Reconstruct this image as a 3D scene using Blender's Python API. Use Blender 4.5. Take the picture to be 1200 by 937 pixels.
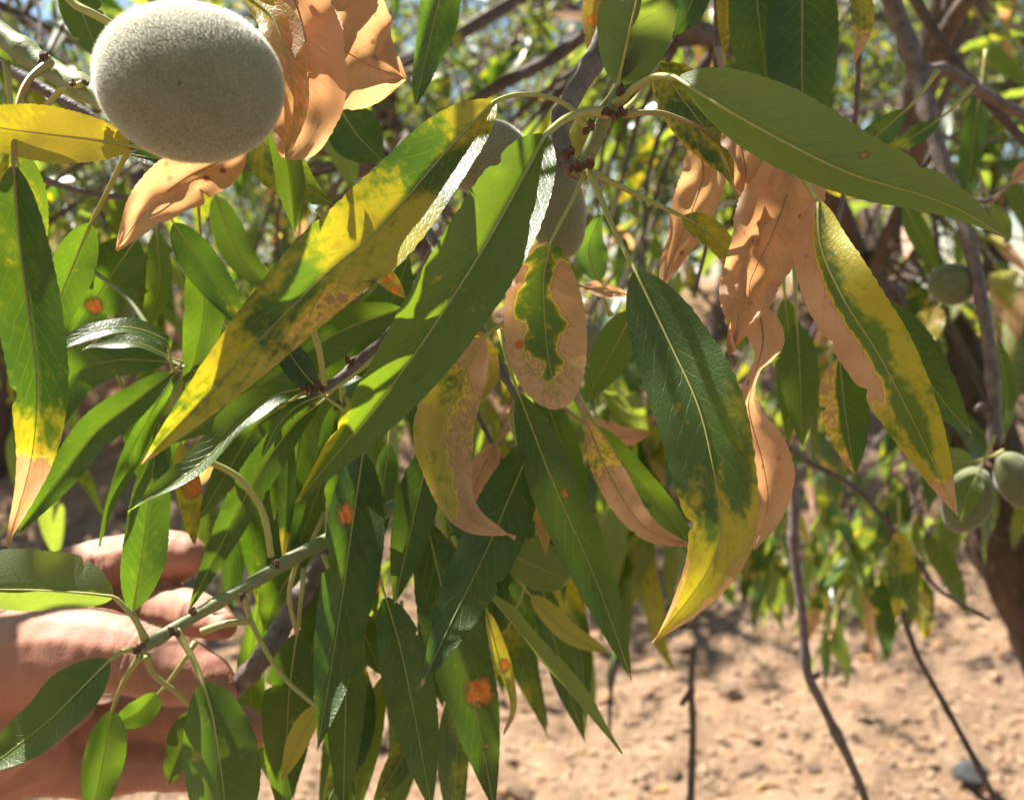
import bpy, bmesh, math, random
import numpy as np
from mathutils import Vector, Matrix, noise as mnoise

for o in list(bpy.data.objects):
    bpy.data.objects.remove(o)
scene = bpy.context.scene
COL = scene.collection
R = math.radians

# ------------------------------------------------------------------ camera
CAM = Vector((0, 0, 1.5)); PITCH = R(-7.0)
F = 1152.0                                   # focal length in photo pixels (photo 1200 x 937)
cam = bpy.data.cameras.new('camera')
cam.sensor_width = 36.0
cam.lens = 36.0 * F / 1200.0
cam.clip_start = 0.01; cam.clip_end = 2000
cam.dof.use_dof = True; cam.dof.focus_distance = 0.225; cam.dof.aperture_fstop = 19.0
cam_ob = bpy.data.objects.new('camera', cam); COL.objects.link(cam_ob)
cam_ob.location = CAM; cam_ob.rotation_euler = (R(90) + PITCH, 0, 0)
scene.camera = cam_ob
FWD = Vector((0, math.cos(PITCH), math.sin(PITCH)))
UP = Vector((0, -math.sin(PITCH), math.cos(PITCH)))
RIGHT = Vector((1, 0, 0))

# ------------------------------------------------------------------ sky, sun, exposure
SUN = Vector((-0.48, 0.28, 0.83)).normalized()
world = bpy.data.worlds.new('World'); scene.world = world; world.use_nodes = True
wn = world.node_tree; wn.nodes.clear()
sky = wn.nodes.new('ShaderNodeTexSky'); sky.sky_type = 'NISHITA'; sky.sun_disc = False
sky.sun_elevation = math.asin(SUN.z); sky.sun_rotation = math.atan2(SUN.x, SUN.y)
sky.air_density = 1.2; sky.dust_density = 0.2; sky.ozone_density = 2.5
bg = wn.nodes.new('ShaderNodeBackground'); bg.inputs[1].default_value = 0.05
wo = wn.nodes.new('ShaderNodeOutputWorld')
wn.links.new(sky.outputs[0], bg.inputs[0]); wn.links.new(bg.outputs[0], wo.inputs[0])
sl = bpy.data.lights.new('sun', 'SUN'); sl.energy = 5.0; sl.angle = R(0.53); sl.color = (1.0, 0.94, 0.85)
so = bpy.data.objects.new('sun', sl); COL.objects.link(so)
so.rotation_euler = SUN.to_track_quat('Z', 'Y').to_euler(); so.location = (-2, 3, 6)
cy = scene.cycles
cy.max_bounces = 6; cy.diffuse_bounces = 3; cy.glossy_bounces = 2; cy.transmission_bounces = 3; cy.transparent_max_bounces = 4
vs = scene.view_settings
vs.view_transform = 'Standard'; vs.look = 'None'; vs.gamma = 1.0; vs.use_curve_mapping = False
vs.exposure = 1.75

# ------------------------------------------------------------------ helpers
def at(x, y, d):
    """photo pixel + distance in metres -> a point of the place"""
    return CAM + FWD * d + RIGHT * ((x - 600.0) * d / F) - UP * ((y - 468.5) * d / F)

def spline(pts, n):
    """Catmull-Rom through pts, n samples evenly along"""
    P = [Vector(p) for p in pts]
    if len(P) == 2:
        return [P[0].lerp(P[1], i / (n - 1)) for i in range(n)]
    P = [P[0] * 2 - P[1]] + P + [P[-1] * 2 - P[-2]]
    dense = []
    for i in range(1, len(P) - 2):
        for k in range(16):
            t = k / 16
            a, b, c, e = P[i-1], P[i], P[i+1], P[i+2]
            dense.append(0.5 * ((2*b) + (c-a)*t + (2*a-5*b+4*c-e)*t*t + (3*b-a-3*c+e)*t**3))
    dense.append(P[-2])
    acc = [0.0]
    for i in range(1, len(dense)):
        acc.append(acc[-1] + (dense[i] - dense[i-1]).length)
    out = []; j = 0
    for i in range(n):
        s = acc[-1] * i / (n - 1)
        while j < len(acc) - 2 and acc[j+1] < s:
            j += 1
        seg = acc[j+1] - acc[j]
        out.append(dense[j].lerp(dense[j+1], (s - acc[j]) / seg if seg > 1e-9 else 0))
    return out

def link(name, me, mat=None, parent=None, loc=None):
    o = bpy.data.objects.new(name, me); COL.objects.link(o)
    if mat is not None:
        me.materials.append(mat)
    if parent is not None:
        o.parent = parent
        if loc is not None:
            o.location = Vector(loc) - world_of(parent)
    elif loc is not None:
        o.location = loc
    return o

WORLD = {}
def world_of(o):
    w = Vector(o.location)
    while o.parent is not None:
        o = o.parent; w = w + Vector(o.location)
    return w

def thing(name, label, cat, loc, group=None):
    o = bpy.data.objects.new(name, None); COL.objects.link(o)
    o.empty_display_size = 0.02; o.location = loc
    o['label'] = label; o['category'] = cat
    if group: o['group'] = group
    return o

def mesh_of(name, verts, faces, smooth=True):
    me = bpy.data.meshes.new(name)
    me.from_pydata([tuple(v) for v in verts], [], faces)
    if smooth:
        me.polygons.foreach_set('use_smooth', [True] * len(me.polygons))
    me.update()
    return me

def tube_geo(pts, radii, seg=8, bump=0.0, rng=None, cap=True, knots=()):
    """tapered tube through pts; returns verts, faces"""
    n = len(pts); vs_, fs = [], []
    t0 = (pts[1] - pts[0]).normalized()
    a = t0.orthogonal().normalized()
    for i in range(n):
        t = (pts[min(i+1, n-1)] - pts[max(i-1, 0)]).normalized()
        a = (a - t * a.dot(t)).normalized(); b = t.cross(a)
        for k in range(seg):
            an = 2 * math.pi * k / seg
            r = radii[i]
            if bump and rng:
                r *= 1 + rng.uniform(-bump, bump)
            vs_.append(pts[i] + (a * math.cos(an) + b * math.sin(an)) * r)
    for i in range(n - 1):
        for k in range(seg):
            k2 = (k + 1) % seg
            fs.append((i*seg+k, i*seg+k2, (i+1)*seg+k2, (i+1)*seg+k))
    if cap:
        fs.append(tuple(range(seg))[::-1]); fs.append(tuple((n-1)*seg + k for k in range(seg)))
    return vs_, fs

def tube(name, pts, r0, r1, mat, parent, seg=8, n=None, bump=0.0, seed=1, knots=()):
    n = n or max(8, len(pts) * 6)
    sp = spline(pts, n); rng = random.Random(seed)
    rad = []
    for i in range(n):
        u = i / (n - 1)
        r = r0 + (r1 - r0) * u
        for (ku, ka) in knots:
            r *= 1 + ka * math.exp(-((u - ku) / 0.02) ** 2)
        rad.append(r)
    base = sp[0]
    vs_, fs = tube_geo([p - base for p in sp], rad, seg, bump, rng)
    return link(name, mesh_of(name, vs_, fs), mat, parent, base)

# ------------------------------------------------------------------ materials
class NT:
    def __init__(self, name):
        self.m = bpy.data.materials.new(name); self.m.use_nodes = True
        self.t = self.m.node_tree; self.t.nodes.clear()
        self.out = self.n('ShaderNodeOutputMaterial')
    def n(self, typ, **kw):
        nd = self.t.nodes.new(typ)
        for k, v in kw.items():
            if k.startswith('i_'):
                nd.inputs[k[2:].replace('_', ' ')].default_value = v
            else:
                setattr(nd, k, v)
        return nd
    def l(self, a, b): self.t.links.new(a, b)
    def val(self, x, sock):
        if hasattr(x, 'is_output'): self.l(x, sock)
        else: sock.default_value = x
    def math(self, op, a, b=0.0, clamp=False):
        nd = self.n('ShaderNodeMath', operation=op, use_clamp=clamp)
        self.val(a, nd.inputs[0]); self.val(b, nd.inputs[1])
        return nd.outputs[0]
    def mix(self, f, a, b):
        nd = self.n('ShaderNodeMix', data_type='RGBA')
        self.val(f, nd.inputs[0])
        for x, s in ((a, nd.inputs[6]), (b, nd.inputs[7])):
            if isinstance(x, tuple): s.default_value = (*x, 1.0)
            else: self.l(x, s)
        return nd.outputs[2]
    def step(self, x, lo, hi):
        nd = self.n('ShaderNodeMapRange', interpolation_type='SMOOTHSTEP')
        self.val(x, nd.inputs[0]); nd.inputs[1].default_value = lo; nd.inputs[2].default_value = hi
        return nd.outputs[0]
    def noise(self, vec, scale, detail=2.0, rough=0.5, dist=0.0):
        nd = self.n('ShaderNodeTexNoise')
        if vec is not None: self.l(vec, nd.inputs['Vector'])
        nd.inputs['Scale'].default_value = scale; nd.inputs['Detail'].default_value = detail
        nd.inputs['Roughness'].default_value = rough; nd.inputs['Distortion'].default_value = dist
        return nd.outputs[0]

def leaf_material(far=False):
    k = NT('leaf_far' if far else 'leaf_surface')
    co = k.n('ShaderNodeTexCoord').outputs['Object']
    at_ = k.n('ShaderNodeAttribute', attribute_name='lf')
    sep = k.n('ShaderNodeSeparateColor'); k.l(at_.outputs['Color'], sep.inputs[0])
    burn, yel, spot = sep.outputs[0], sep.outputs[1], sep.outputs[2]
    rn_a = k.n('ShaderNodeAttribute', attribute_name='rnd').outputs['Fac']
    oi = k.n('ShaderNodeObjectInfo').outputs['Random']
    rnd = k.math('FRACT', k.math('ADD', rn_a, oi))
    uv = k.n('ShaderNodeUVMap', uv_map='UVMap').outputs[0]
    su = k.n('ShaderNodeSeparateXYZ'); k.l(uv, su.inputs[0])
    u, v = su.outputs[0], su.outputs[1]                 # u along 0..1, v across -1..1
    av = k.math('ABSOLUTE', v)
    # positions: shift by the random so that alike leaves differ
    mp = k.n('ShaderNodeVectorMath', operation='ADD'); k.l(co, mp.inputs[0])
    cx = k.n('ShaderNodeCombineXYZ'); k.l(k.math('MULTIPLY', rnd, 7.0), cx.inputs[0]); k.l(cx.outputs[0], mp.inputs[1])
    pos = mp.outputs[0]
    if far:
        n1 = k.noise(pos, 60, 1.0); n2 = n1; n3 = n1
    else:
        n1 = k.noise(pos, 110, 4.0, 0.62); n2 = k.noise(pos, 480, 3.0, 0.6); n3 = k.noise(pos, 45, 2.0)
    geo = k.n('ShaderNodeNewGeometry'); back = geo.outputs['Backfacing']
    # lateral veins
    ph = k.math('SUBTRACT', k.math('MULTIPLY', u, 15.0), k.math('MULTIPLY', av, 2.6))
    ph = k.math('ADD', ph, k.math('MULTIPLY', n1, 0.8))
    fr = k.math('ABSOLUTE', k.math('SUBTRACT', k.math('FRACT', ph), 0.5))
    vein = 0.0 if far else k.math('MULTIPLY', k.math('SUBTRACT', 1.0, k.step(fr, 0.0, 0.085)), k.step(av, 1.0, 0.25))
    # fine net of veins
    net = 0.5
    if not far:
        vo = k.n('ShaderNodeTexVoronoi', feature='DISTANCE_TO_EDGE'); k.l(pos, vo.inputs['Vector']); vo.inputs['Scale'].default_value = 900
        net = vo.outputs['Distance']
    green = k.mix(k.step(n3, 0.35, 0.7), (0.019, 0.046, 0.010), (0.034, 0.070, 0.014))
    green = k.mix(k.step(rnd, 0.55, 1.0), green, (0.045, 0.082, 0.016))
    green = k.mix(k.math('MULTIPLY', k.step(n2, 0.5, 0.8), 0.25), green, (0.09, 0.13, 0.03))
    green = k.mix(k.math('MULTIPLY', vein, 0.30), green, (0.16, 0.22, 0.06))
    # chlorosis
    nb = k.math('ADD', k.math('MULTIPLY', k.math('SUBTRACT', n1, 0.5), 1.2), k.math('MULTIPLY', k.math('SUBTRACT', n2, 0.5), 0.8))
    if not far:
        nb = k.math('SUBTRACT', nb, k.math('MULTIPLY', k.math('SUBTRACT', 1.0, k.step(fr, 0.02, 0.30)), 0.08))
    ns = k.math('ADD', k.math('MULTIPLY', k.math('SUBTRACT', n3, 0.5), 1.7), k.math('MULTIPLY', nb, 0.85))
    yf = k.step(k.math('ADD', yel, k.math('MULTIPLY', ns, k.step(yel, 0.0, 0.3))), 0.12, 0.92)
    c = k.mix(yf, green, k.mix(n2, (0.36, 0.34, 0.028), (0.46, 0.40, 0.045)))
    # scorch: yellow border then tan-pink dead tissue
    bb = k.math('ADD', burn, k.math('ADD', k.math('MULTIPLY', ns, 0.30), k.math('MULTIPLY', nb, 0.45)))
    c = k.mix(k.math('MULTIPLY', k.step(bb, 0.16, 0.60), k.math('ADD', 0.45, k.math('MULTIPLY', n3, 0.6))), c, (0.32, 0.25, 0.055))
    tan = k.mix(k.step(n1, 0.35, 0.65), (0.60, 0.415, 0.31), (0.49, 0.315, 0.22))
    tan = k.mix(k.math('MULTIPLY', k.step(n2, 0.52, 0.75), 0.5), tan, (0.66, 0.50, 0.39))
    tan = k.mix(k.math('MULTIPLY', k.step(rnd, 0.4, 0.9), 0.45), tan, (0.56, 0.40, 0.25))
    tan = k.mix(k.math('MULTIPLY', k.step(n3, 0.4, 0.65), 0.45), tan, (0.42, 0.235, 0.14))
    tan = k.mix(k.math('MULTIPLY', vein, 0.12), tan, (0.30, 0.13, 0.06))
    c = k.mix(k.step(bb, 0.40, 0.80), c, tan)
    # rust-brown specks in dead tissue
    v2 = k.n('ShaderNodeTexVoronoi') if not far else k.n('ShaderNodeTexWhiteNoise')
    if not far: k.l(pos, v2.inputs['Vector']); v2.inputs['Scale'].default_value = 230
    sp = 0.0 if far else k.math('MULTIPLY', k.math('SUBTRACT', 1.0, k.step(v2.outputs['Distance'], 0.10, 0.24)), k.math('MULTIPLY', k.step(bb, 0.5, 0.6), k.step(n3, 0.56, 0.66)))
    c = k.mix(k.math('MULTIPLY', sp, 0.85), c, (0.16, 0.045, 0.018))
    # orange-red fungal spots with yellow halo
    ss = k.math('MULTIPLY', spot, k.math('ADD', k.math('ADD', 1.2, k.math('MULTIPLY', nb, 0.7)), k.math('MULTIPLY', k.math('SUBTRACT', n2, 0.5), 2.6)))
    c = k.mix(k.math('MULTIPLY', k.step(ss, 0.25, 0.5), 0.7), c, (0.26, 0.20, 0.03))
    c = k.mix(k.math('MULTIPLY', k.step(ss, 0.38, 0.8), 0.92), c, k.mix(k.step(n2, 0.4, 0.62), (0.85, 0.28, 0.03), (0.62, 0.14, 0.03)))
    c = k.mix(k.math('MULTIPLY', k.step(ss, 0.9, 1.2), 0.5), c, (0.42, 0.20, 0.03))
    # underside is paler and duller
    under = k.mix(0.42, c, (0.115, 0.155, 0.098))
    dead = k.step(bb, 0.5, 0.6)
    under = k.mix(dead, under, c)
    c = k.mix(back, c, under)
    pr = k.n('ShaderNodeBsdfPrincipled')
    k.l(c, pr.inputs['Base Color'])
    rough = k.math('ADD', k.math('ADD', 0.33, k.math('MULTIPLY', n2, 0.12)), k.math('ADD', k.math('MULTIPLY', back, 0.22), k.math('MULTIPLY', dead, 0.25)))
    k.l(rough, pr.inputs['Roughness'])
    pr.inputs['Specular IOR Level'].default_value = 0.55
    # relief
    h = k.math('ADD', k.math('MULTIPLY', vein, -0.55), k.math('ADD', k.math('MULTIPLY', k.step(net, 0.0, 0.12), 0.16), k.math('MULTIPLY', n3, 0.6)))
    if not far:
        bp = k.n('ShaderNodeBump'); bp.inputs['Strength'].default_value = 0.4; bp.inputs['Distance'].default_value = 0.0005
        k.l(h, bp.inputs['Height']); k.l(bp.outputs[0], pr.inputs['Normal'])
    # light through the blade
    tr = k.n('ShaderNodeBsdfTranslucent')
    tcg = k.n('ShaderNodeMix', data_type='RGBA', blend_type='MULTIPLY'); tcg.inputs[0].default_value = 1.0
    k.l(c, tcg.inputs[6]); tcg.inputs[7].default_value = (9.5, 8.2, 1.4, 1)
    tcd = k.n('ShaderNodeMix', data_type='RGBA', blend_type='MULTIPLY'); tcd.inputs[0].default_value = 1.0
    k.l(c, tcd.inputs[6]); tcd.inputs[7].default_value = (1.65, 1.30, 0.78, 1)
    warm = k.math('MAXIMUM', dead, k.math('MAXIMUM', yf, k.step(ss, 0.15, 0.42)))
    tcol = k.mix(warm, tcg.outputs[2], tcd.outputs[2])
    tcol = k.mix(k.math('MULTIPLY', vein, k.math('SUBTRACT', 0.5, k.math('MULTIPLY', warm, 0.42))), tcol, (0.06, 0.09, 0.015))
    k.l(tcol, tr.inputs['Color'])
    ms = k.n('ShaderNodeMixShader'); k.l(k.math('ADD', 0.24, k.math('MULTIPLY', dead, 0.26)), ms.inputs[0])
    k.l(pr.outputs[0], ms.inputs[1]); k.l(tr.outputs[0], ms.inputs[2]); k.l(ms.outputs[0], k.out.inputs[0])
    return k.m

def simple(name, c1, c2, scale=200, rough=0.6, bump=0.3, dist=0.0005, spec=0.4, c3=None, sheen=0.0, stretch=None, sss=0.0):
    k = NT(name)
    co = k.n('ShaderNodeTexCoord').outputs['Object']
    if stretch:
        mp = k.n('ShaderNodeMapping'); mp.inputs['Scale'].default_value = stretch
        k.l(co, mp.inputs[0]); co = mp.outputs[0]
    n1 = k.noise(co, scale, 5.0, 0.62); n2 = k.noise(co, scale * 5, 3.0, 0.6)
    c = k.mix(k.step(n1, 0.33, 0.68), c1, c2)
    if c3: c = k.mix(k.step(n2, 0.58, 0.72), c, c3)
    pr = k.n('ShaderNodeBsdfPrincipled'); k.l(c, pr.inputs['Base Color'])
    pr.inputs['Roughness'].default_value = rough; pr.inputs['Specular IOR Level'].default_value = spec
    if sheen:
        pr.inputs['Sheen Weight'].default_value = sheen; pr.inputs['Sheen Roughness'].default_value = 0.4
    if sss:
        pr.inputs['Subsurface Weight'].default_value = sss
        pr.inputs['Subsurface Radius'].default_value = (1.0, 0.35, 0.2); pr.inputs['Subsurface Scale'].default_value = 0.004
    bp = k.n('ShaderNodeBump'); bp.inputs['Strength'].default_value = bump; bp.inputs['Distance'].default_value = dist
    k.l(k.math('ADD', n1, k.math('MULTIPLY', n2, 0.5)), bp.inputs['Height']); k.l(bp.outputs[0], pr.inputs['Normal'])
    k.l(pr.outputs[0], k.out.inputs[0])
    return k.m

M = {}
M['leaf'] = leaf_material()
M['leaf_far'] = leaf_material(True)
M['petiole'] = simple('petiole', (0.38, 0.38, 0.12), (0.45, 0.42, 0.15), 260, 0.45, 0.2, 0.0003)
M['petiole_red'] = simple('petiole_reddish', (0.32, 0.30, 0.10), (0.42, 0.22, 0.10), 160, 0.45, 0.2, 0.0003)
M['petiole_dead'] = simple('petiole_dead', (0.36, 0.24, 0.14), (0.44, 0.30, 0.18), 200, 0.6, 0.2, 0.0003)
M['green_stem'] = simple('green_stem', (0.19, 0.23, 0.10), (0.26, 0.28, 0.13), 180, 0.5, 0.35, 0.0005, c3=(0.15, 0.15, 0.07))
M['bark_young'] = simple('young_bark', (0.21, 0.165, 0.155), (0.115, 0.085, 0.08), 190, 0.6, 0.7, 0.0008, c3=(0.10, 0.05, 0.045))
M['bark_dark'] = simple('dark_bark', (0.15, 0.11, 0.095), (0.08, 0.055, 0.048), 90, 0.75, 0.8, 0.0015, c3=(0.22, 0.18, 0.16))
M['bark_old'] = simple('old_bark', (0.095, 0.06, 0.045), (0.045, 0.029, 0.023), 34, 0.85, 1.0, 0.010, c3=(0.19, 0.15, 0.125), stretch=(1, 1, 0.35))
M['bud'] = simple('bud_scales', (0.10, 0.040, 0.028), (0.22, 0.12, 0.085), 900, 0.7, 1.0, 0.0006)
M['hull'] = simple('almond_hull', (0.215, 0.215, 0.135), (0.26, 0.255, 0.165), 120, 0.9, 0.25, 0.0006, 0.1, c3=(0.22, 0.185, 0.10), sheen=0.7)
def fuzz_material():
    k = NT('fruit_fuzz')
    a = k.n('ShaderNodeBsdfDiffuse'); a.inputs[0].default_value = (0.80, 0.78, 0.70, 1)
    b = k.n('ShaderNodeBsdfTranslucent'); b.inputs[0].default_value = (0.85, 0.83, 0.75, 1)
    m = k.n('ShaderNodeMixShader'); m.inputs[0].default_value = 0.5
    k.l(a.outputs[0], m.inputs[1]); k.l(b.outputs[0], m.inputs[2]); k.l(m.outputs[0], k.out.inputs[0])
    return k.m
M['fuzz'] = fuzz_material()
M['hull_green'] = simple('almond_hull_green', (0.14, 0.16, 0.075), (0.19, 0.20, 0.105), 120, 0.85, 0.25, 0.0006, 0.15, sheen=0.4)
M['straw'] = simple('straw', (0.38, 0.28, 0.17), (0.24, 0.155, 0.095), 60, 0.8, 0.2)
M['stone'] = simple('stone', (0.34, 0.235, 0.155), (0.26, 0.17, 0.11), 14, 0.95, 0.9, 0.01, 0.1, c3=(0.40, 0.30, 0.22))
M['stone_grey'] = simple('grey_stone', (0.045, 0.048, 0.05), (0.085, 0.088, 0.09), 30, 0.9, 0.6, 0.006, 0.2)

def skin_material():
    k = NT('skin')
    co = k.n('ShaderNodeTexCoord').outputs['Object']
    n1 = k.noise(co, 60, 4.0, 0.6); n2 = k.noise(co, 420, 3.0, 0.6); n3 = k.noise(co, 22, 2.0)
    c = k.mix(k.step(n1, 0.3, 0.7), (0.40, 0.20, 0.135), (0.47, 0.25, 0.18))
    c = k.mix(k.math('MULTIPLY', k.step(n3, 0.45, 0.7), 0.5), c, (0.47, 0.20, 0.145))
    c = k.mix(k.math('MULTIPLY', k.step(n2, 0.55, 0.75), 0.25), c, (0.34, 0.16, 0.11))
    pr = k.n('ShaderNodeBsdfPrincipled'); k.l(c, pr.inputs['Base Color'])
    pr.inputs['Roughness'].default_value = 0.6; pr.inputs['Specular IOR Level'].default_value = 0.3
    pr.inputs['Subsurface Weight'].default_value = 0.35
    pr.inputs['Subsurface Radius'].default_value = (1.0, 0.32, 0.18); pr.inputs['Subsurface Scale'].default_value = 0.005
    vo = k.n('ShaderNodeTexVoronoi', feature='DISTANCE_TO_EDGE')
    mp = k.n('ShaderNodeMapping'); mp.inputs['Scale'].default_value = (1.6, 1, 0.8); k.l(co, mp.inputs[0])
    k.l(mp.outputs[0], vo.inputs['Vector']); vo.inputs['Scale'].default_value = 620
    h = k.math('ADD', k.math('MULTIPLY', k.step(vo.outputs['Distance'], 0, 0.25), 0.35), k.math('ADD', k.math('MULTIPLY', n2, .5), n1))
    bp = k.n('ShaderNodeBump'); bp.inputs['Strength'].default_value = 0.22; bp.inputs['Distance'].default_value = 0.0005
    k.l(h, bp.inputs['Height']); k.l(bp.outputs[0], pr.inputs['Normal'])
    k.l(pr.outputs[0], k.out.inputs[0])
    return k.m
M['skin'] = skin_material()
M['nail'] = simple('nail', (0.52, 0.31, 0.25), (0.56, 0.36, 0.29), 120, 0.3, 0.1, 0.0003, 0.5)

def soil_material():
    k = NT('dry_soil')
    co = k.n('ShaderNodeTexCoord').outputs['Object']
    n0 = k.noise(co, 0.9, 3.0); n1 = k.noise(co, 7, 6.0, 0.65); n2 = k.noise(co, 42, 5.0, 0.65); n3 = k.noise(co, 190, 3.0)
    c = k.mix(k.step(n1, 0.32, 0.68), (0.235, 0.145, 0.085), (0.33, 0.222, 0.138))
    c = k.mix(k.math('MULTIPLY', k.step(n2, 0.5, 0.75), 0.55), c, (0.26, 0.16, 0.10))
    c = k.mix(k.math('MULTIPLY', k.step(n3, 0.6, 0.75), 0.5), c, (0.44, 0.34, 0.24))
    c = k.mix(k.math('MULTIPLY', k.step(n0, 0.45, 0.65), 0.6), c, (0.19, 0.125, 0.082))
    pr = k.n('ShaderNodeBsdfPrincipled'); k.l(c, pr.inputs['Base Color'])
    pr.inputs['Roughness'].default_value = 0.95; pr.inputs['Specular IOR Level'].default_value = 0.1
    bp = k.n('ShaderNodeBump'); bp.inputs['Strength'].default_value = 0.9; bp.inputs['Distance'].default_value = 0.05
    k.l(k.math('ADD', k.math('MULTIPLY', n1, 0.8), k.math('MULTIPLY', n2, 0.5)), bp.inputs['Height'])
    k.l(bp.outputs[0], pr.inputs['Normal']); k.l(pr.outputs[0], k.out.inputs[0])
    return k.m
M['soil'] = soil_material()

# ------------------------------------------------------------------ ground: orchard floor and a rising bank
def sstep(x, a, b):
    t = min(1, max(0, (x - a) / (b - a))); return t * t * (3 - 2 * t)

def ground_z(x, y):
    foot = 4.15 + 0.25 * math.sin(x * 1.3 + 0.6) - 0.16 * x
    z = 1.38 * sstep(y, foot, foot + 3.0)
    near = 1.0 - 0.7 * sstep(abs(y), 14, 40)
    z += near * (0.10 * mnoise.noise((x * 0.8, y * 0.8, 3.1)) + 0.055 * mnoise.noise((x * 2.7, y * 2.7, 1.7))
                 + 0.040 * mnoise.noise((x * 7.3, y * 7.3, 5.2)) + 0.018 * mnoise.noise((x * 17, y * 17, 8.8)))
    return z

def make_ground():
    ys = [-60, -30, -15, -8, -4, -2, -1]
    y = 0.0
    while y < 2.2: ys.append(y); y += 0.2
    while y < 8: ys.append(y); y += 0.032
    while y < 500: ys.append(y); y *= 1.12
    ts = np.linspace(-1, 1, 190)
    ts = np.sign(ts) * (0.75 * np.abs(ts) + 0.25 * np.abs(ts) ** 5)
    verts, faces = [], []
    for y in ys:
        half = 4.2 if 0 <= y < 8 else max(4.2, 4.2 + (abs(y) - 0 if y < 0 else y - 8) * 1.6)
        for t in ts:
            x = t * half * (1.0 if abs(t) < 0.8 else 1 + (abs(t) - 0.8) * 60)
            verts.append((x, y, ground_z(x, y)))
    n = len(ts)
    for j in range(len(ys) - 1):
        for i in range(n - 1):
            a = j * n + i
            faces.append((a, a + 1, a + n + 1, a + n))
    g = link('ground', mesh_of('ground', verts, faces), M['soil'])
    g['kind'] = 'structure'; g['label'] = 'dry stony orange-tan orchard soil rising into a bank'
    return g
make_ground()

# ------------------------------------------------------------------ leaf builder
def prof_lance(u):
    return (max(u, 0) ** 0.6) * (max(1 - u, 0) ** 0.95) / 0.3551
def prof_oval(u):
    return (max(u, 0) ** 0.55) * (max(1 - u, 0) ** 0.5) / 0.483
def prof_strip(u):
    return min(1.0, (max(u, 0) * 6) ** 0.7) * min(1.0, (max(1 - u, 0) * 3.5) ** 0.8)
PROF = {'lance': prof_lance, 'oval': prof_oval, 'strip': prof_strip}
UPREF = (UP + RIGHT * 0.5)

def set_attrs(me, lf, uvs, rnd):
    a = me.attributes.new('lf', 'FLOAT_COLOR', 'POINT')
    a.data.foreach_set('color', np.asarray(lf, dtype=np.float32).ravel())
    b = me.attributes.new('rnd', 'FLOAT', 'POINT')
    b.data.foreach_set('value', np.asarray(rnd, dtype=np.float32).ravel())
    uvl = me.uv_layers.new(name='UVMap')
    idx = np.empty(len(me.loops), dtype=np.int32); me.loops.foreach_get('vertex_index', idx)
    uvl.data.foreach_set('uv', np.asarray(uvs, dtype=np.float32)[idx].ravel())

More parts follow.
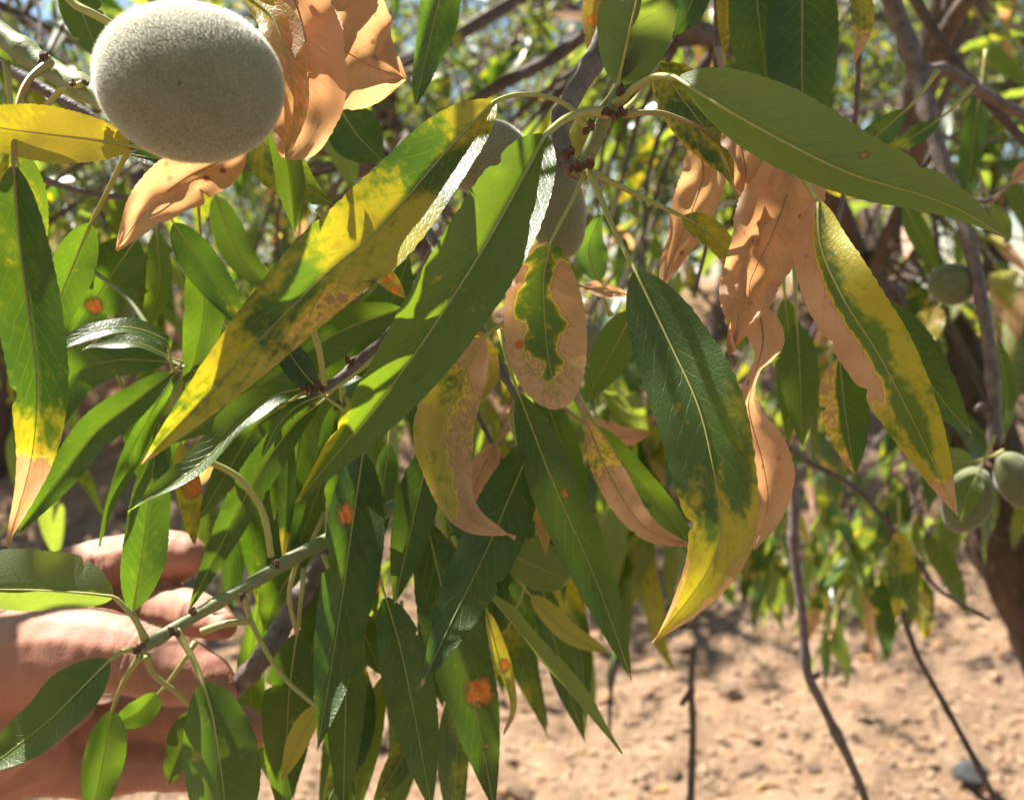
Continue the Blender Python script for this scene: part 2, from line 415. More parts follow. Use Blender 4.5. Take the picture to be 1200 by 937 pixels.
LEAF_SEED = [0]
def L(branch, pts, d, w, roll=(0, 0), fold=12, prof='lance', pet=None, pd=None, under=False,
      burn=0.0, yel=0.0, spots=(), wave=0.10, curl=0.0, crumple=0.0, pr=0.0008, label=None, nu=60, nv=12,
      pmat='petiole', twist=0.0):
    """one leaf of a branch: midrib through photo points at depths d, half width w (photo px)"""
    LEAF_SEED[0] += 1; rng = random.Random(LEAF_SEED[0] * 17 + 3)
    if not isinstance(d, (tuple, list)): d = (d, d)
    if not isinstance(roll, (tuple, list)): roll = (roll, roll)
    m = len(pts)
    def dep(t):
        f = t * (len(d) - 1); i = min(int(f), len(d) - 2); return d[i] + (d[i+1] - d[i]) * (f - i)
    P3 = [at(p[0], p[1], dep(i / (m - 1))) for i, p in enumerate(pts)]
    sp = spline(P3, nu + 1)
    base = sp[0]
    length = sum((sp[i+1] - sp[i]).length for i in range(nu))
    dm = sum(d) / len(d); W = w * (0.80 if prof == 'lance' else 0.9) * dm / F
    chord = sp[-1] - sp[0]
    V0 = (sp[nu // 2] - CAM).normalized()
    Xc = chord.cross(V0).normalized()
    sgn = 1 if Xc.dot(UPREF) > 0 else -1
    f = R(fold) * (-1 if under else 1)
    pf = PROF[prof]
    ph = rng.uniform(0, 6.28); k1 = rng.uniform(1.3, 2.6); off = rng.uniform(0, 50)
    nicks = [(rng.uniform(.15, .85), rng.choice((-1, 1)), rng.uniform(.12, .35), rng.uniform(.008, .02)) for _ in range(rng.choice((0, 0, 1, 1, 2)))]
    verts, lf, uvs = [], [], []
    mid = []
    for i in range(nu + 1):
        u = i / nu
        T = (sp[min(i+1, nu)] - sp[max(i-1, 0)]).normalized()
        V = (sp[i] - CAM).normalized()
        X = T.cross(V).normalized() * sgn
        Nc = T.cross(X).normalized()
        if Nc.dot(V) > 0: Nc = -Nc
        a = len(roll) - 1
        q = u * a; qi = min(int(q), a - 1); rr = roll[qi] + (roll[qi+1] - roll[qi]) * (q - qi)
        phi = R(rr)
        N = Nc * math.cos(phi) + X * math.sin(phi)
        Xv = X * math.cos(phi) - Nc * math.sin(phi)
        ww = W * pf(min(max(u, 0.004), 0.996))
        ser = 1 + (0.013 if i % 2 else -0.013) * rng.uniform(.2, 1.6) + rng.uniform(-.008, .008)
        mid.append(sp[i] - base + N * (pr * .22))
        for j in range(nv + 1):
            v = -1 + 2 * j / nv
            s = ww * abs(v) * (ser if j in (0, nv) else 1)
            if abs(v) > .6:
                for (n0, ns_, nd_, nw_) in nicks:
                    if v * ns_ > 0: s *= 1 - nd_ * math.exp(-((u - n0) / nw_) ** 2)
            h = curl * ww * v * v + wave * W * (v * v) * math.sin(6.28 * k1 * u + ph + (1.7 if v > 0 else 0)) * min(1, 4*u)
            if crumple:
                h += crumple * W * mnoise.noise((u * 5 + off, v * 1.6, 2.0)) * min(1, 5 * u)
                s *= 1 + 0.35 * crumple * mnoise.noise((u * 6 + off, v * 0.5 + (3 if v > 0 else 0), 9.0))
            p = sp[i] - base + Xv * (math.copysign(1, v) * s * math.cos(f)) + N * (s * math.sin(f) + h)
            verts.append(p)
            b = burn(u, v) if callable(burn) else burn
            y = yel(u, v) if callable(yel) else yel
            o = 0.0
            for (su, sv, sr) in spots:
                dist = math.hypot((u - su) * length, (v - sv) * max(ww, 1e-5)) / (sr * dm / F)
                o = max(o, 1.0 - 0.5 * dist)
            lf.append((min(1, max(0, b)), min(1, max(0, y)), max(0, o), 1.0)); uvs.append((u, v))
    faces = []; c = nv + 1
    flip = (sgn > 0) ^ under
    for i in range(nu):
        for j in range(nv):
            q = (i*c+j, i*c+j+1, (i+1)*c+j+1, (i+1)*c+j)
            faces.append(q if not flip else q[::-1])
    me = mesh_of('leaf', verts, faces)
    rv = rng.random()
    set_attrs(me, lf, uvs, [rv] * len(verts))
    o = link('leaf', me, M['leaf'], branch, base)
    if label: o['label'] = label
    # stalk and midrib: one tapered strand
    pts_m = mid[::2]; rad = [max(0.00011, pr * (0.46 - 0.41 * (i / (len(pts_m) - 1)) ** 0.7)) for i in range(len(pts_m))]
    if pet:
        pd0 = pd if pd else d[0]
        pp = [at(x, y, pd0 + (d[0] - pd0) * (i / len(pet))) - base for i, (x, y) in enumerate(pet)]
        ps = spline(pp + [Vector((0, 0, 0)), mid[2]], 18)
        ps = [p for p in ps if (p - mid[0]).length > 0.0004][:-2] or ps[:-1]
        r_ = [pr * (1.35 - 0.5 * min(1, 3 * i / len(ps))) if i < 3 else pr * (1.05 - 0.35 * i / len(ps)) for i in range(len(ps))]
        pts_m = ps + pts_m; rad = r_ + rad
    else:
        t0 = (mid[3] - mid[0]).normalized(); zz = Vector((0, 0, 1))
        ps = [mid[0] - t0 * .015 + zz * .004, mid[0] - t0 * .011 + zz * .0022, mid[0] - t0 * .006 + zz * .0008, mid[0] - t0 * .0025]
        pts_m = ps + pts_m; rad = [pr * 1.2, pr * .95, pr * .8, pr * .7] + rad
    if (burn if not callable(burn) else burn(.4, .05)) > .8: pmat = 'petiole_dead'
    vs_, fs = tube_geo(pts_m, rad, 6)
    link('midrib', mesh_of('midrib', vs_, fs), M[pmat], o, base)
    return o

def bud(branch, x, y, d, r=8, seed=0):
    """a cluster of overlapping brown scales"""
    rng = random.Random(seed + int(x)); bm = bmesh.new()
    s = r * d / F
    for k in range(5):
        q = s * rng.uniform(.5, 1.0)
        mm = Matrix.Translation(Vector((rng.uniform(-.6, .6), rng.uniform(-.5, .2), rng.uniform(-.5, .4))) * s) @ Matrix.Rotation(rng.uniform(-.7, .7), 4, 'Y') @ Matrix.Rotation(rng.uniform(-.6, .6), 4, 'X') @ Matrix.Diagonal((q * .5, q * .5, q * .95, 1))
        v = bmesh.ops.create_icosphere(bm, subdivisions=2, radius=1)['verts']
        for w in v:
            z = w.co.z; w.co.x *= 1 - .55 * max(0, z); w.co.y *= 1 - .55 * max(0, z); w.co *= 1 + .1 * mnoise.noise(w.co * 3 + Vector((k, x, y)))
        bmesh.ops.transform(bm, matrix=mm, verts=v)
    me = bpy.data.meshes.new('bud'); bm.to_mesh(me); bm.free()
    me.polygons.foreach_set('use_smooth', [True] * len(me.polygons))
    return link('bud', me, M['bud'], branch, at(x, y, d))

def almond(branch, x, y, d, rx, ry, tilt=0.0, fuzz=9000, label=None, seed=0, tip=0.12, fl=0.0007, hull='hull'):
    """downy green almond: squashed egg with a groove, short down all over"""
    rng = random.Random(seed + 5)
    s = d / F; a, b = rx * s, ry * s
    bm = bmesh.new(); bmesh.ops.create_uvsphere(bm, u_segments=96, v_segments=56, radius=1)
    for v in bm.verts:
        p = v.co.copy()
        z = p.z
        k = 1 + tip * 0.35 * z - tip * 0.5 * max(0, z) ** 3
        ang = math.atan2(p.y, p.x)
        groove = 1 - 0.045 * math.exp(-((ang + 1.46 + .1 * z) / 0.05) ** 2) * (1 - abs(z)) * sstep(z, -.15, .1)
        rt = (p - Vector((0, -1, -.1))).length; groove -= .022 * math.exp(-(rt / .13) ** 2)
        nz = 1 + 0.045 * mnoise.noise(p * 1.1 + Vector((seed * 2.3, 1, 0))) + 0.012 * mnoise.noise(p * 3.0 + Vector((seed, 0, 0)))
        v.co = Vector((p.x * k * groove * nz, p.y * 0.86 * k * groove * nz, z * (1 + tip * 0.25 * max(0, z) ** 4)))
    rot = Matrix.Rotation(tilt, 4, 'Y')
    # long axis is local z -> lies along image x after the turn
    mat = rot @ Matrix.Rotation(R(90), 4, 'Y') @ Matrix.Diagonal((b, b * 1.0, a, 1))
    bm.transform(mat); bm.normal_update()
    me = bpy.data.meshes.new('almond_fruit'); 
    bm.faces.ensure_lookup_table(); fc = [(f.calc_center_median(), f.normal.copy(), f.calc_area(), [v.co.copy() for v in f.verts]) for f in bm.faces]
    bm.to_mesh(me); bm.free()
    me.polygons.foreach_set('use_smooth', [True] * len(me.polygons))
    o = link('almond_fruit', me, M[hull], branch, at(x, y, d))
    if label: o['label'] = label
    if fuzz:
        tot = sum(f[2] for f in fc); vs_, fs = [], []
        for (c, n, ar, vv) in rng.choices(fc, [f[2] for f in fc], k=fuzz):
            if True:
                s1, t1 = rng.random(), rng.random()
                p = vv[0].lerp(vv[1], s1).lerp(vv[-1].lerp(vv[2], s1), t1)
                dr = (n + Vector((rng.uniform(-1, 1), rng.uniform(-1, 1), rng.uniform(-1, 1))) * 0.8).normalized()
                l = fl * rng.uniform(0.5, 1.2); t = dr.orthogonal().normalized() * 0.000016
                i = len(vs_); vs_ += [p - t, p + t, p + dr * l]; fs.append((i, i+1, i+2))
        fz = link('fuzz', mesh_of('fuzz', vs_, fs, False), M['fuzz'], o, at(x, y, d)); fz['kind'] = 'stuff'
    return o


# ------------------------------------------------------------------ trees behind
def proto_leaf(seed, nu, nv, burn=0.0, yel=0.0, aspect=0.145):
    """unit leaf along +Y, blade in XY, face +Z; returns arrays"""
    rng = random.Random(seed); bend = rng.uniform(.10, .45); fold = R(rng.uniform(8, 26)); tw = rng.uniform(-.7, .7); wv = rng.uniform(0, 6)
    v_, lf, uv = [], [], []
    for i in range(nu + 1):
        u = i / nu; w = aspect * prof_lance(min(max(u, .01), .99))
        y = math.sin(u * bend * 1.6) / (bend * 1.6); z = -(1 - math.cos(u * bend * 1.6)) / (bend * 1.6)
        for j in range(nv + 1):
            v = -1 + 2 * j / nv; a = tw * u
            x = v * w * math.cos(fold); h = abs(v) * w * math.sin(fold) + .03 * v * v * math.sin(8 * u + wv)
            v_.append((x * math.cos(a) - h * math.sin(a), y, z + x * math.sin(a) + h * math.cos(a)))
            b = burn * sstep(u + .3 * abs(v), .45, .8); lf.append((b, yel, 0, 1)); uv.append((u, v))
    c = nv + 1
    f = [(i*c+j, i*c+j+1, (i+1)*c+j+1, (i+1)*c+j) for i in range(nu) for j in range(nv)]
    return np.array(v_, dtype=np.float32), np.array(f, dtype=np.int32), np.array(lf, dtype=np.float32), np.array(uv, dtype=np.float32)

KINDS = [(0, 0), (0, .1), (0, .2), (0, 0), (0, .5), (.75, .5), (1.6, .6), (0, .15)]
FINE = [proto_leaf(100 + i, 12, 4, b, y) for i, (b, y) in enumerate(KINDS)]
MID = [proto_leaf(200 + i, 5, 2, b, y) for i, (b, y) in enumerate(KINDS)]
FARP = [proto_leaf(300 + i, 3, 2, b, y, .17) for i, (b, y) in enumerate(KINDS)]
FINE_ME = []
for (v_, f, lf, uv) in FINE:
    me = mesh_of('leaf', v_.tolist(), f.tolist()); set_attrs(me, lf, uv, np.zeros(len(v_))); me.materials.append(M['leaf_far']); FINE_ME.append(me)
KW = [5, 5, 4, 5, 2, 1, 1, 4]

def frame(p, dr, nrm, s):
    y = dr.normalized(); z = (nrm - y * nrm.dot(y)).normalized(); x = y.cross(z)
    m = Matrix((x, y, z)).transposed().to_4x4()
    return Matrix.Translation(p) @ m @ Matrix.Scale(s, 4)

def leaf_mass(name, items, protos, parent, loc):
    """many leaves as one mesh; items = (matrix, kind, rnd)"""
    vs_, fs, lfs, uvs, rn = [], [], [], [], []; off = 0
    for (m, kd, r) in items:
        v_, f, lf, uv = protos[kd]
        a = np.array(m, dtype=np.float32)
        vs_.append(v_ @ a[:3, :3].T + a[:3, 3] - np.array(loc, dtype=np.float32)); fs.append(f + off); off += len(v_)
        lfs.append(lf); uvs.append(uv); rn.append(np.full(len(v_), r, dtype=np.float32))
    vs_ = np.concatenate(vs_); fs = np.concatenate(fs)
    me = bpy.data.meshes.new(name)
    me.vertices.add(len(vs_)); me.vertices.foreach_set('co', vs_.ravel())
    me.loops.add(fs.size); me.loops.foreach_set('vertex_index', fs.ravel())
    me.polygons.add(len(fs)); me.polygons.foreach_set('loop_start', np.arange(0, fs.size, 4, dtype=np.int32))
    me.polygons.foreach_set('use_smooth', [True] * len(fs)); me.update(calc_edges=True); me.validate()
    set_attrs(me, np.concatenate(lfs), np.concatenate(uvs), np.concatenate(rn))
    o = link(name, me, M['leaf_far'], parent, loc); o['kind'] = 'stuff'
    return o

def twig_leaves(p0, dr, length, rng, items, tw, step=.022, size=(.06, .10), droop=.9, r=.0016):
    """a leafy twig: wood polyline into tw, leaf matrices into items"""
    p = p0.copy(); dr = dr.normalized(); pts = [p.copy()]
    n = max(3, int(length / step)); side = rng.random() * 6.28
    for i in range(n):
        dr = (dr + Vector((rng.uniform(-.12, .12), rng.uniform(-.12, .12), -.035 * droop + rng.uniform(-.08, .08)))).normalized()
        p = p + dr * step; pts.append(p.copy())
        side += 2.4 + rng.uniform(-.4, .4)
        if i > 0:
            o = dr.orthogonal().normalized(); b = dr.cross(o)
            out = o * math.cos(side) + b * math.sin(side)
            ld = (dr * .75 + out * .8 + Vector((0, 0, -.75 * droop * rng.uniform(.3, 1.2)))).normalized()
            nr = (Vector((0, 0, 1)) + out * .5 + Vector((rng.uniform(-.9, .9), rng.uniform(-.9, .9), rng.uniform(-.2, .5)))).normalized()
            if abs(nr.dot(ld)) > .95: nr = Vector((1, 0, .2))
            items.append((frame(p + ld * .008, ld, nr, rng.uniform(*size)), rng.choices(range(8), KW)[0], rng.random()))
    tw.append((pts, r))

def wood(name, tws, parent, loc, mat, seg=5):
    vs_, fs = [], []
    for pts, r in tws:
        n = len(pts); a, f = tube_geo([p - Vector(loc) for p in pts], [r * (1 - .7 * i / (n - 1)) for i in range(n)], seg)
        o = len(vs_); vs_ += a; fs += [tuple(k + o for k in q) for q in f]
    o = link(name, mesh_of(name, vs_, fs), mat, parent, loc); o['kind'] = 'stuff'
    return o

# ---- the tree the branches belong to: leaning trunk at the right, limbs reaching over
rng = random.Random(11)
TB = Vector((at(1290, 760, 1.45).x, at(1290, 760, 1.45).y, 0))
TB.z = ground_z(TB.x, TB.y) - .03
nt = thing('almond_tree', 'almond tree with a leaning dark trunk whose leafy crown fills the background', 'tree', TB)
trk = [TB, at(1320, 1000, 1.42), at(1282, 830, 1.38), at(1216, 680, 1.36), at(1160, 560, 1.36), at(1090, 380, 1.38), at(1040, 240, 1.42)]
tube('trunk', trk, .108, .042, M['bark_old'], nt, 22, 70, .05, 61, ((.3, .08), (.55, .12), (.7, .1)))
limbs = [
    ([at(1090, 380, 1.38), at(1010, 330, 1.2), at(960, 210, 1.0), at(900, 60, .85), at(800, -160, .75)], .030, .012),
    ([at(1060, 300, 1.40), at(1030, 260, 1.5), at(920, 100, 1.7), at(700, -60, 1.8), at(400, -220, 1.7)], .028, .012),
    ([at(1040, 240, 1.42), at(1080, 100, 1.3), at(1130, -80, 1.15), at(1180, -300, 1.0)], .026, .012),
    ([at(760, -20, .62), at(660, 60, .60), at(566, 112, .58), at(470, 190, .6), at(350, 170, .56)], .0042, .0030),
    ([at(900, 60, .85), at(760, 20, .70), at(680, -40, .55), at(560, -120, .5), at(380, -160, .48), at(60, -200, .5)], .010, .005),
    ([at(700, -60, 1.8), at(500, 60, 1.6), at(300, 120, 1.4), at(120, 60, 1.2), at(-60, -20, 1.0)], .014, .006),
    ([at(1010, 330, 1.2), at(1060, 240, 1.0), at(1100, 60, .8), at(1180, -60, .7)], .012, .006),
    ([at(1150, 540, 1.36), at(1020, 430, 1.3), at(900, 380, 1.3), at(760, 420, 1.25), at(640, 400, 1.2)], .014, .006),
    ([at(350, 160, .56), at(430, 190, .52), at(540, 205, .50)], .0030, .0022),
    ([at(800, -160, .75), at(1150, 468, .25) + SUN * .62, at(600, 468, .25) + SUN * .60, at(0, 400, .25) + SUN * .55], .012, .005),
    ([at(1150, 468, .25) + SUN * .62, at(900, 300, .25) + SUN * .40, at(500, 200, .25) + SUN * .36, at(60, 100, .25) + SUN * .34], .007, .004),
]
LP = []
for i, (pts, r0, r1) in enumerate(limbs):
    tube('limb', pts, r0, r1, M['bark_dark'], nt, 12, 60, .07, 70 + i, ((.3, .15), (.6, .15), (.8, .15)))
    LP += spline(pts, 40)
items, tws = [], []
def add_twigs(n, xr, yr, dr_, length, droop=1.0, size=(.055, .095)):
    for _ in range(n):
        x, y = rng.uniform(*xr), rng.uniform(*yr); d = rng.uniform(*dr_)
        p = at(x, y, d)
        q = min(LP, key=lambda t: (t - p).length)
        v = (p - q)
        if v.length > .04:                      # branchlet from the limb
            mid = q.lerp(p, .5) + Vector((rng.uniform(-.03, .03), rng.uniform(-.03, .03), .03))
            tws.append((spline([q, mid, p], 10), .0020 if d < .7 else .0032))
            dirv = v.normalized() + Vector((rng.uniform(-.5, .5), rng.uniform(-.5, .5), -.5))
        else:
            dirv = Vector((rng.uniform(-1, 1), rng.uniform(-1, 1), -.3))
        twig_leaves(p, dirv, rng.uniform(*length), rng, items, tws, size=size, droop=droop)
add_twigs(34, (640, 1240), (120, 430), (.75, 1.5), (.15, .32))
add_twigs(20, (820, 1240), (420, 560), (.9, 1.4), (.12, .24))
add_twigs(16, (380, 760), (120, 400), (.7, 1.5), (.15, .3))
add_twigs(12, (420, 760), (380, 560), (.8, 1.3), (.12, .22))
add_twigs(26, (-40, 420), (-60, 250), (.5, 1.3), (.12, .3))
add_twigs(24, (420, 1240), (-120, 120), (.8, 2.0), (.15, .32))
add_twigs(16, (820, 1110), (540, 630), (1.0, 1.6), (.08, .16))
add_twigs(20, (900, 1240), (60, 420), (1.0, 2.0), (.15, .3))
# overhead, out of the picture: the crown that dapples the light on the shoots
add_twigs(50, (-700, 1500), (-1500, -160), (.40, 1.1), (.15, .32))
for _ in range(150):
    p = at(rng.uniform(-80, 1280), rng.uniform(-60, 960), .25) + SUN * rng.uniform(.22, .75)
    v = p - CAM; d = v.dot(FWD)
    if 468.5 - F * v.dot(UP) / d > -120 or d < .2: continue
    x, y = 600 + F * v.x / d, 468.5 - F * v.dot(UP) / d
    add_twigs(1, (x, x + 1), (y, y + 1), (d, d + .01), (.10, .22))
add_twigs(14, (40, 420), (160, 330), (.55, 1.0), (.12, .22))
add_twigs(10, (330, 640), (250, 430), (.5, .9), (.12, .22))
# unseen high crown added over the viewer's head (above the picture): closes the sky over the shoots
hr = random.Random(55)
for _ in range(520):
    p = Vector((hr.uniform(-3.2, 1.6), hr.uniform(-1.4, 2.7), hr.uniform(2.35, 3.3)))
    if p.y > .2 and (p.z - 1.5) / p.y < .75: continue
    twig_leaves(p, Vector((hr.uniform(-1, 1), hr.uniform(-1, 1), -.2)), hr.uniform(.3, .55), hr, items, tws, step=.022, size=(.07, .11), r=.003)
for pts in ([at(1040, 240, 1.42), Vector((.6, 1.2, 2.3)), Vector((-.4, .6, 2.8)), Vector((-1.8, .2, 2.9))], [Vector((.6, 1.2, 2.3)), Vector((.2, -.2, 2.8)), Vector((-.6, -1.2, 2.9))], [Vector((-.4, .6, 2.8)), Vector((-1.6, 1.4, 2.9)), Vector((-3.0, 1.8, 2.9))]):
    tube('limb', pts, .03, .012, M['bark_dark'], nt, 10, 40, .06, 91)
def px_of(m):
    p = Vector(m.translation) - CAM; d = p.dot(FWD)
    if d < .05: return None
    return 600 + F * p.dot(RIGHT) / d, 468.5 - F * p.dot(UP) / d, d
# gaps in the crown where the sun reaches the shoots: (photo x, y, distance, radius)
LIT = [(at(x, y, d), r) for (x, y, d, r) in ((190, 40, .192, .026), (250, 30, .192, .020), (215, 455, .203, .012), (420, 470, .203, .022), (380, 540, .20, .012), (610, 195, .22, .014),
       (365, 120, .207, .022), (430, 90, .211, .014), (200, 230, .205, .016), (890, 270, .24, .014), (895, 570, .248, .014), (1100, 570, .225, .010), (800, 280, .268, .010), (60, 155, .205, .016), (30, 665, .246, .016), (420, 660, .257, .016), (120, 395, .262, .016), (880, 200, .245, .012), (140, 715, .32, .010), (190, 635, .35, .012), (560, 300, .25, .008), (545, 430, .25, .009), (60, 855, .245, .006), (810, 705, .212, .012), (260, 510, .245, .012), (560, 165, .285, .014), (500, 190, .225, .014))]
def keep(it):
    c = it[0] @ Vector((0, .5, 0))
    for (P, r) in LIT:
        t = (c - P).dot(SUN)
        if t > .06 and (c - P - SUN * t).length < r + (.030 if t < .8 else .045): return False
    return keep2(it)
def keep2(it):
    q = px_of(it[0])
    if q is None: return True
    if 1120 < q[0] < 1260 and 590 < q[1] < 860: return False
    return not (q[2] < .42 and -250 < q[0] < 1450 and -520 < q[1] < 1050)
items = [it for it in items if keep(it)]
def clear_of_sun(t):
    for p in t[0]:
        for (P, r) in LIT:
            s = (p - P).dot(SUN)
            if s > .05 and (p - P - SUN * s).length < r + .006: return False
    return True
tws = [t for t in tws if clear_of_sun(t)]
vis, rest = [], []
for it in items:
    q = px_of(it[0])
    if q and -40 < q[0] < 1240 and -30 < q[1] < 930:
        vis.append((q[2], it))
    else:
        rest.append(it)
vis.sort(key=lambda t: t[0])
for _, (m, kd, r) in vis[:300]:
    o = bpy.data.objects.new('leaf', FINE_ME[kd]); COL.objects.link(o); o.parent = nt
    o.matrix_local = Matrix.Translation(-TB) @ m
rest += [t[1] for t in vis[300:]]
leaf_mass('crown', rest, MID, nt, TB)
wood('twigs', tws, nt, TB, M['bark_dark'])
print('near tree leaves', len(items), 'visible', len(vis))

# ---- orchard trees on the bank behind
def far_tree(label, x, y, h, spread, nl, seed, low=.35):
    rng = random.Random(seed); z = ground_z(x, y) - .05; b = Vector((x, y, z))
    t = thing('almond_tree', label, 'tree', b, 'orchard trees on the bank')
    top = b + Vector((rng.uniform(-.2, .2), rng.uniform(-.2, .2), h * .42))
    tube('trunk', [b, b.lerp(top, .5) + Vector((.08, 0, 0)), top], .11, .07, M['bark_old'], t, 14, 30, .06, seed)
    items, tws = [], []; tips = []
    for k in range(9):
        a = k * 2.4 + rng.uniform(-.3, .3); rr = spread * rng.uniform(.5, 1.0)
        e = b + Vector((math.cos(a) * rr, math.sin(a) * rr, h * rng.uniform(.55, 1.0)))
        mid = top.lerp(e, .5) + Vector((0, 0, .15))
        sp = spline([top - Vector((0, 0, rng.uniform(0, .3))), mid, e], 14)
        vs_, fs = tube_geo([p - b for p in sp], [.05 - .0026 * i for i in range(14)], 7)
        link('limb', mesh_of('limb', vs_, fs), M['bark_dark'], t, b); tips += sp[3:]
    while len(items) < nl:
        q = rng.choice(tips); p = q + Vector((rng.gauss(0, .35), rng.gauss(0, .35), rng.gauss(-.1, .35)))
        if p.z < z + low * h * rng.uniform(.7, 1.2): continue
        tws.append(([q, q.lerp(p, .5) + Vector((0, 0, .04)), p], .007))
        twig_leaves(p, (p - q) + Vector((0, 0, -.2)), rng.uniform(.25, .5), rng, items, tws, step=.03, size=(.07, .11), r=.004)
    leaf_mass('crown', items, FARP, t, b); wood('twigs', tws, t, b, M['bark_dark'], 3)
far_tree('low spreading almond tree on the bank left of the leaning trunk', 1.3, 6.2, 2.7, 1.5, 6000, 5, .28)
far_tree('almond tree on the bank behind the big almond', -3.1, 5.7, 2.9, 1.9, 10000, 6, .42)
far_tree('almond tree on the bank straight behind the scorched shoot', -.55, 5.9, 3.0, 1.7, 4500, 7, .40)
far_tree('almond tree on the bank beyond the trunk', 3.6, 7.4, 3.2, 1.7, 8000, 8, .2)
far_tree('distant almond tree far along the terrace', -4.2, 10.0, 3.4, 2.0, 4500, 9, .1)
far_tree('almond tree at the far left end of the bank', -2.0, 8.6, 3.0, 1.9, 5500, 14, .08)
far_tree('distant almond tree behind the others on the terrace', 1.2, 10.0, 3.4, 2.2, 5000, 10, .08)
far_tree('unseen almond tree added behind the viewer to one side to block sky light', 1.9, -2.6, 3.2, 1.9, 7000, 21, .3)  # added out of view to cut the sky light on the shoots
far_tree('unseen almond tree added behind the viewer by the held branch to block sky light', -2.4, -2.2, 3.2, 1.9, 7000, 22, .3)  # likewise added unseen, screening the sky behind the viewer

# ------------------------------------------------------------------ foreground branches
def edge(a, w0): return lambda u, v: a * sstep(abs(v), w0, w0 + 0.45)
def tipb(u0, a=1.0, s=0.12): return lambda u, v: a * sstep(u, u0, u0 + s)
def add(*fs): return lambda u, v: sum(f(u, v) for f in fs)

# ---- the shoot in the middle with the scorched leaves
cb = thing('almond_branch', 'upright green almond shoot with scorched mottled leaves fanning from its tip', 'branch', at(722, -40, 0.262))
tube('twig', [at(760, -140, .285), at(724, -10, .275), at(700, 62, .268), at(672, 112, .262), at(657, 150, .258), at(663, 190, .255), at(684, 204, .251)], .0034, .0022, M['bark_young'], cb, 12, 60, 0.06, 3, ((.45, .25), (.62, .3), (.8, .35), (.9, .3)))
tube('stem', [at(676, 206, .252), at(690, 180, .249), at(704, 150, .246), at(718, 122, .243), at(726, 100, .242)], .0022, .0016, M['green_stem'], cb, 12, 40, 0.02, 4, ((.1, .25), (.5, .2), (.75, .2), (.9, .2)))
for (x, y, d, r) in ((688, 150, .243, 9), (713, 130, .239, 9), (728, 134, .239, 9), (728, 108, .238, 9), (690, 190, .244, 9), (672, 196, .247, 10), (667, 178, .25, 8)):
    bud(cb, x, y, d, r)
L(cb, [(578, 120), (528, 172), (470, 240), (430, 282), (388, 316), (322, 380), (236, 470), (190, 518), (166, 545)], (.232, .210, .195, .187), 70, (20, 14, 8, 4), 26,
  pet=[(690, 152), (668, 126), (640, 113), (606, 111)], pd=.243,
  yel=lambda u, v: 0.34 + 0.30 * sstep(u, .6, .9) + 0.26 * math.sin(u * 17 + 1) * (1 if v > 0 else .5) + .25 * mnoise.noise((u * 9, v * 2, 4)),
  burn=add(tipb(.955, 1.0, .03), lambda u, v: .42 * sstep(-v, .0, .5) * sstep(u, .45, .55) * sstep(.86, u, u + .1)), wave=.06,
  label='long green leaf mottled with yellow, its tip scorched')
L(cb, [(638, 160), (602, 228), (556, 308), (482, 420), (420, 500), (347, 588)], (.226, .208, .20, .20), 65, (4, 0, -4, -8), 24,
  pet=[(712, 132), (686, 131), (660, 141)], pd=.241, curl=.13, wave=.05, spots=((.66, -.45, 4),), pr=.0012,
  burn=tipb(.985, .8, .01), yel=lambda u, v: .42 * sstep(v, .1, 1) * sstep(u, .6, .9), label='large clean dark green leaf hanging across the shoot')
L(cb, [(795, 92), (850, 127), (930, 171), (1000, 204), (1080, 228), (1130, 248), (1178, 277)], (.225, .20, .19, .185), 70, -26, 30,
  pet=[(722, 122), (745, 102), (768, 90)], pd=.241, under=True, wave=.04, spots=((.27, .25, 3), (.63, .5, 4)), pr=.0011, label='large leaf seen from its pale dull underside')
L(cb, [(724, 100), (736, 45), (752, -25), (764, -90)], (.241, .23, .22), 66, (-12, -12), 26, under=True, pr=.0010, label='upright leaf showing its olive underside')
L(cb, [(726, 92), (742, 62), (752, 35)], (.24, .235), 12, 30, 30, pr=.0005, yel=.5)
L(cb, [(772, 76), (795, 110), (832, 160), (858, 200), (867, 236)], (.262, .262), 46, (10, 30), 18, pet=[(728, 133), (770, 132), (800, 142), (790, 110)][:1] + [(748, 112)], pd=.245, yel=.42, burn=edge(.52, .55))
L(cb, [(820, 150), (845, 172), (858, 205), (866, 234)], (.255, .25), 20, (40, 60), 20, pet=[(730, 134), (770, 132), (798, 140)], pd=.24, yel=.35, pmat='petiole_red')
L(cb, [(745, 318), (788, 408), (820, 480), (838, 560), (845, 618), (832, 664), (802, 708), (764, 752)], (.226, .215, .212, .212), 66, (2, 0, -4, 10, 50), 10,
  pet=[(688, 194), (704, 232), (722, 275)], pd=.246, prof='lance',
  yel=add(lambda u, v: .66 * sstep(u + .22 * mnoise.noise((u * 6, v * 2.2, 2)), .46, .74), lambda u, v: .2 * sstep(u, .2, .4) * sstep(v, .3, .8)), burn=lambda u, v: .5 * sstep(abs(v) + .4 * mnoise.noise((u * 9, v, 5)), .35, .95) * sstep(u, .50, .7) + .2 * sstep(u, .7, .85), wave=.05,
  label='long hanging leaf, dark green above and yellow scorched towards its curled tip')
L(cb, [(645, 284), (637, 330), (640, 398), (646, 436), (656, 479)], (.240, .236), 54, 0, 8, prof='oval', pet=[(688, 196), (672, 232), (656, 262)], pd=.247,
  burn=lambda u, v: .16 + .70 * max(sstep(v + .6 * mnoise.noise((u * 7, v * 2, 3)), .08, .55) * sstep(u, .02, .2), sstep(-v + .4 * sstep(u, .45, .7) + .6 * mnoise.noise((u * 9, v * 2, 7)), .5, .85), sstep(u + .1 * mnoise.noise((u * 5, v * 4, 1)), .76, .86)), wave=.05, pr=.0006,
  spots=((.6, -.7, 4),), label='oval leaf with a green heart and wide pinkish tan scorched margins')
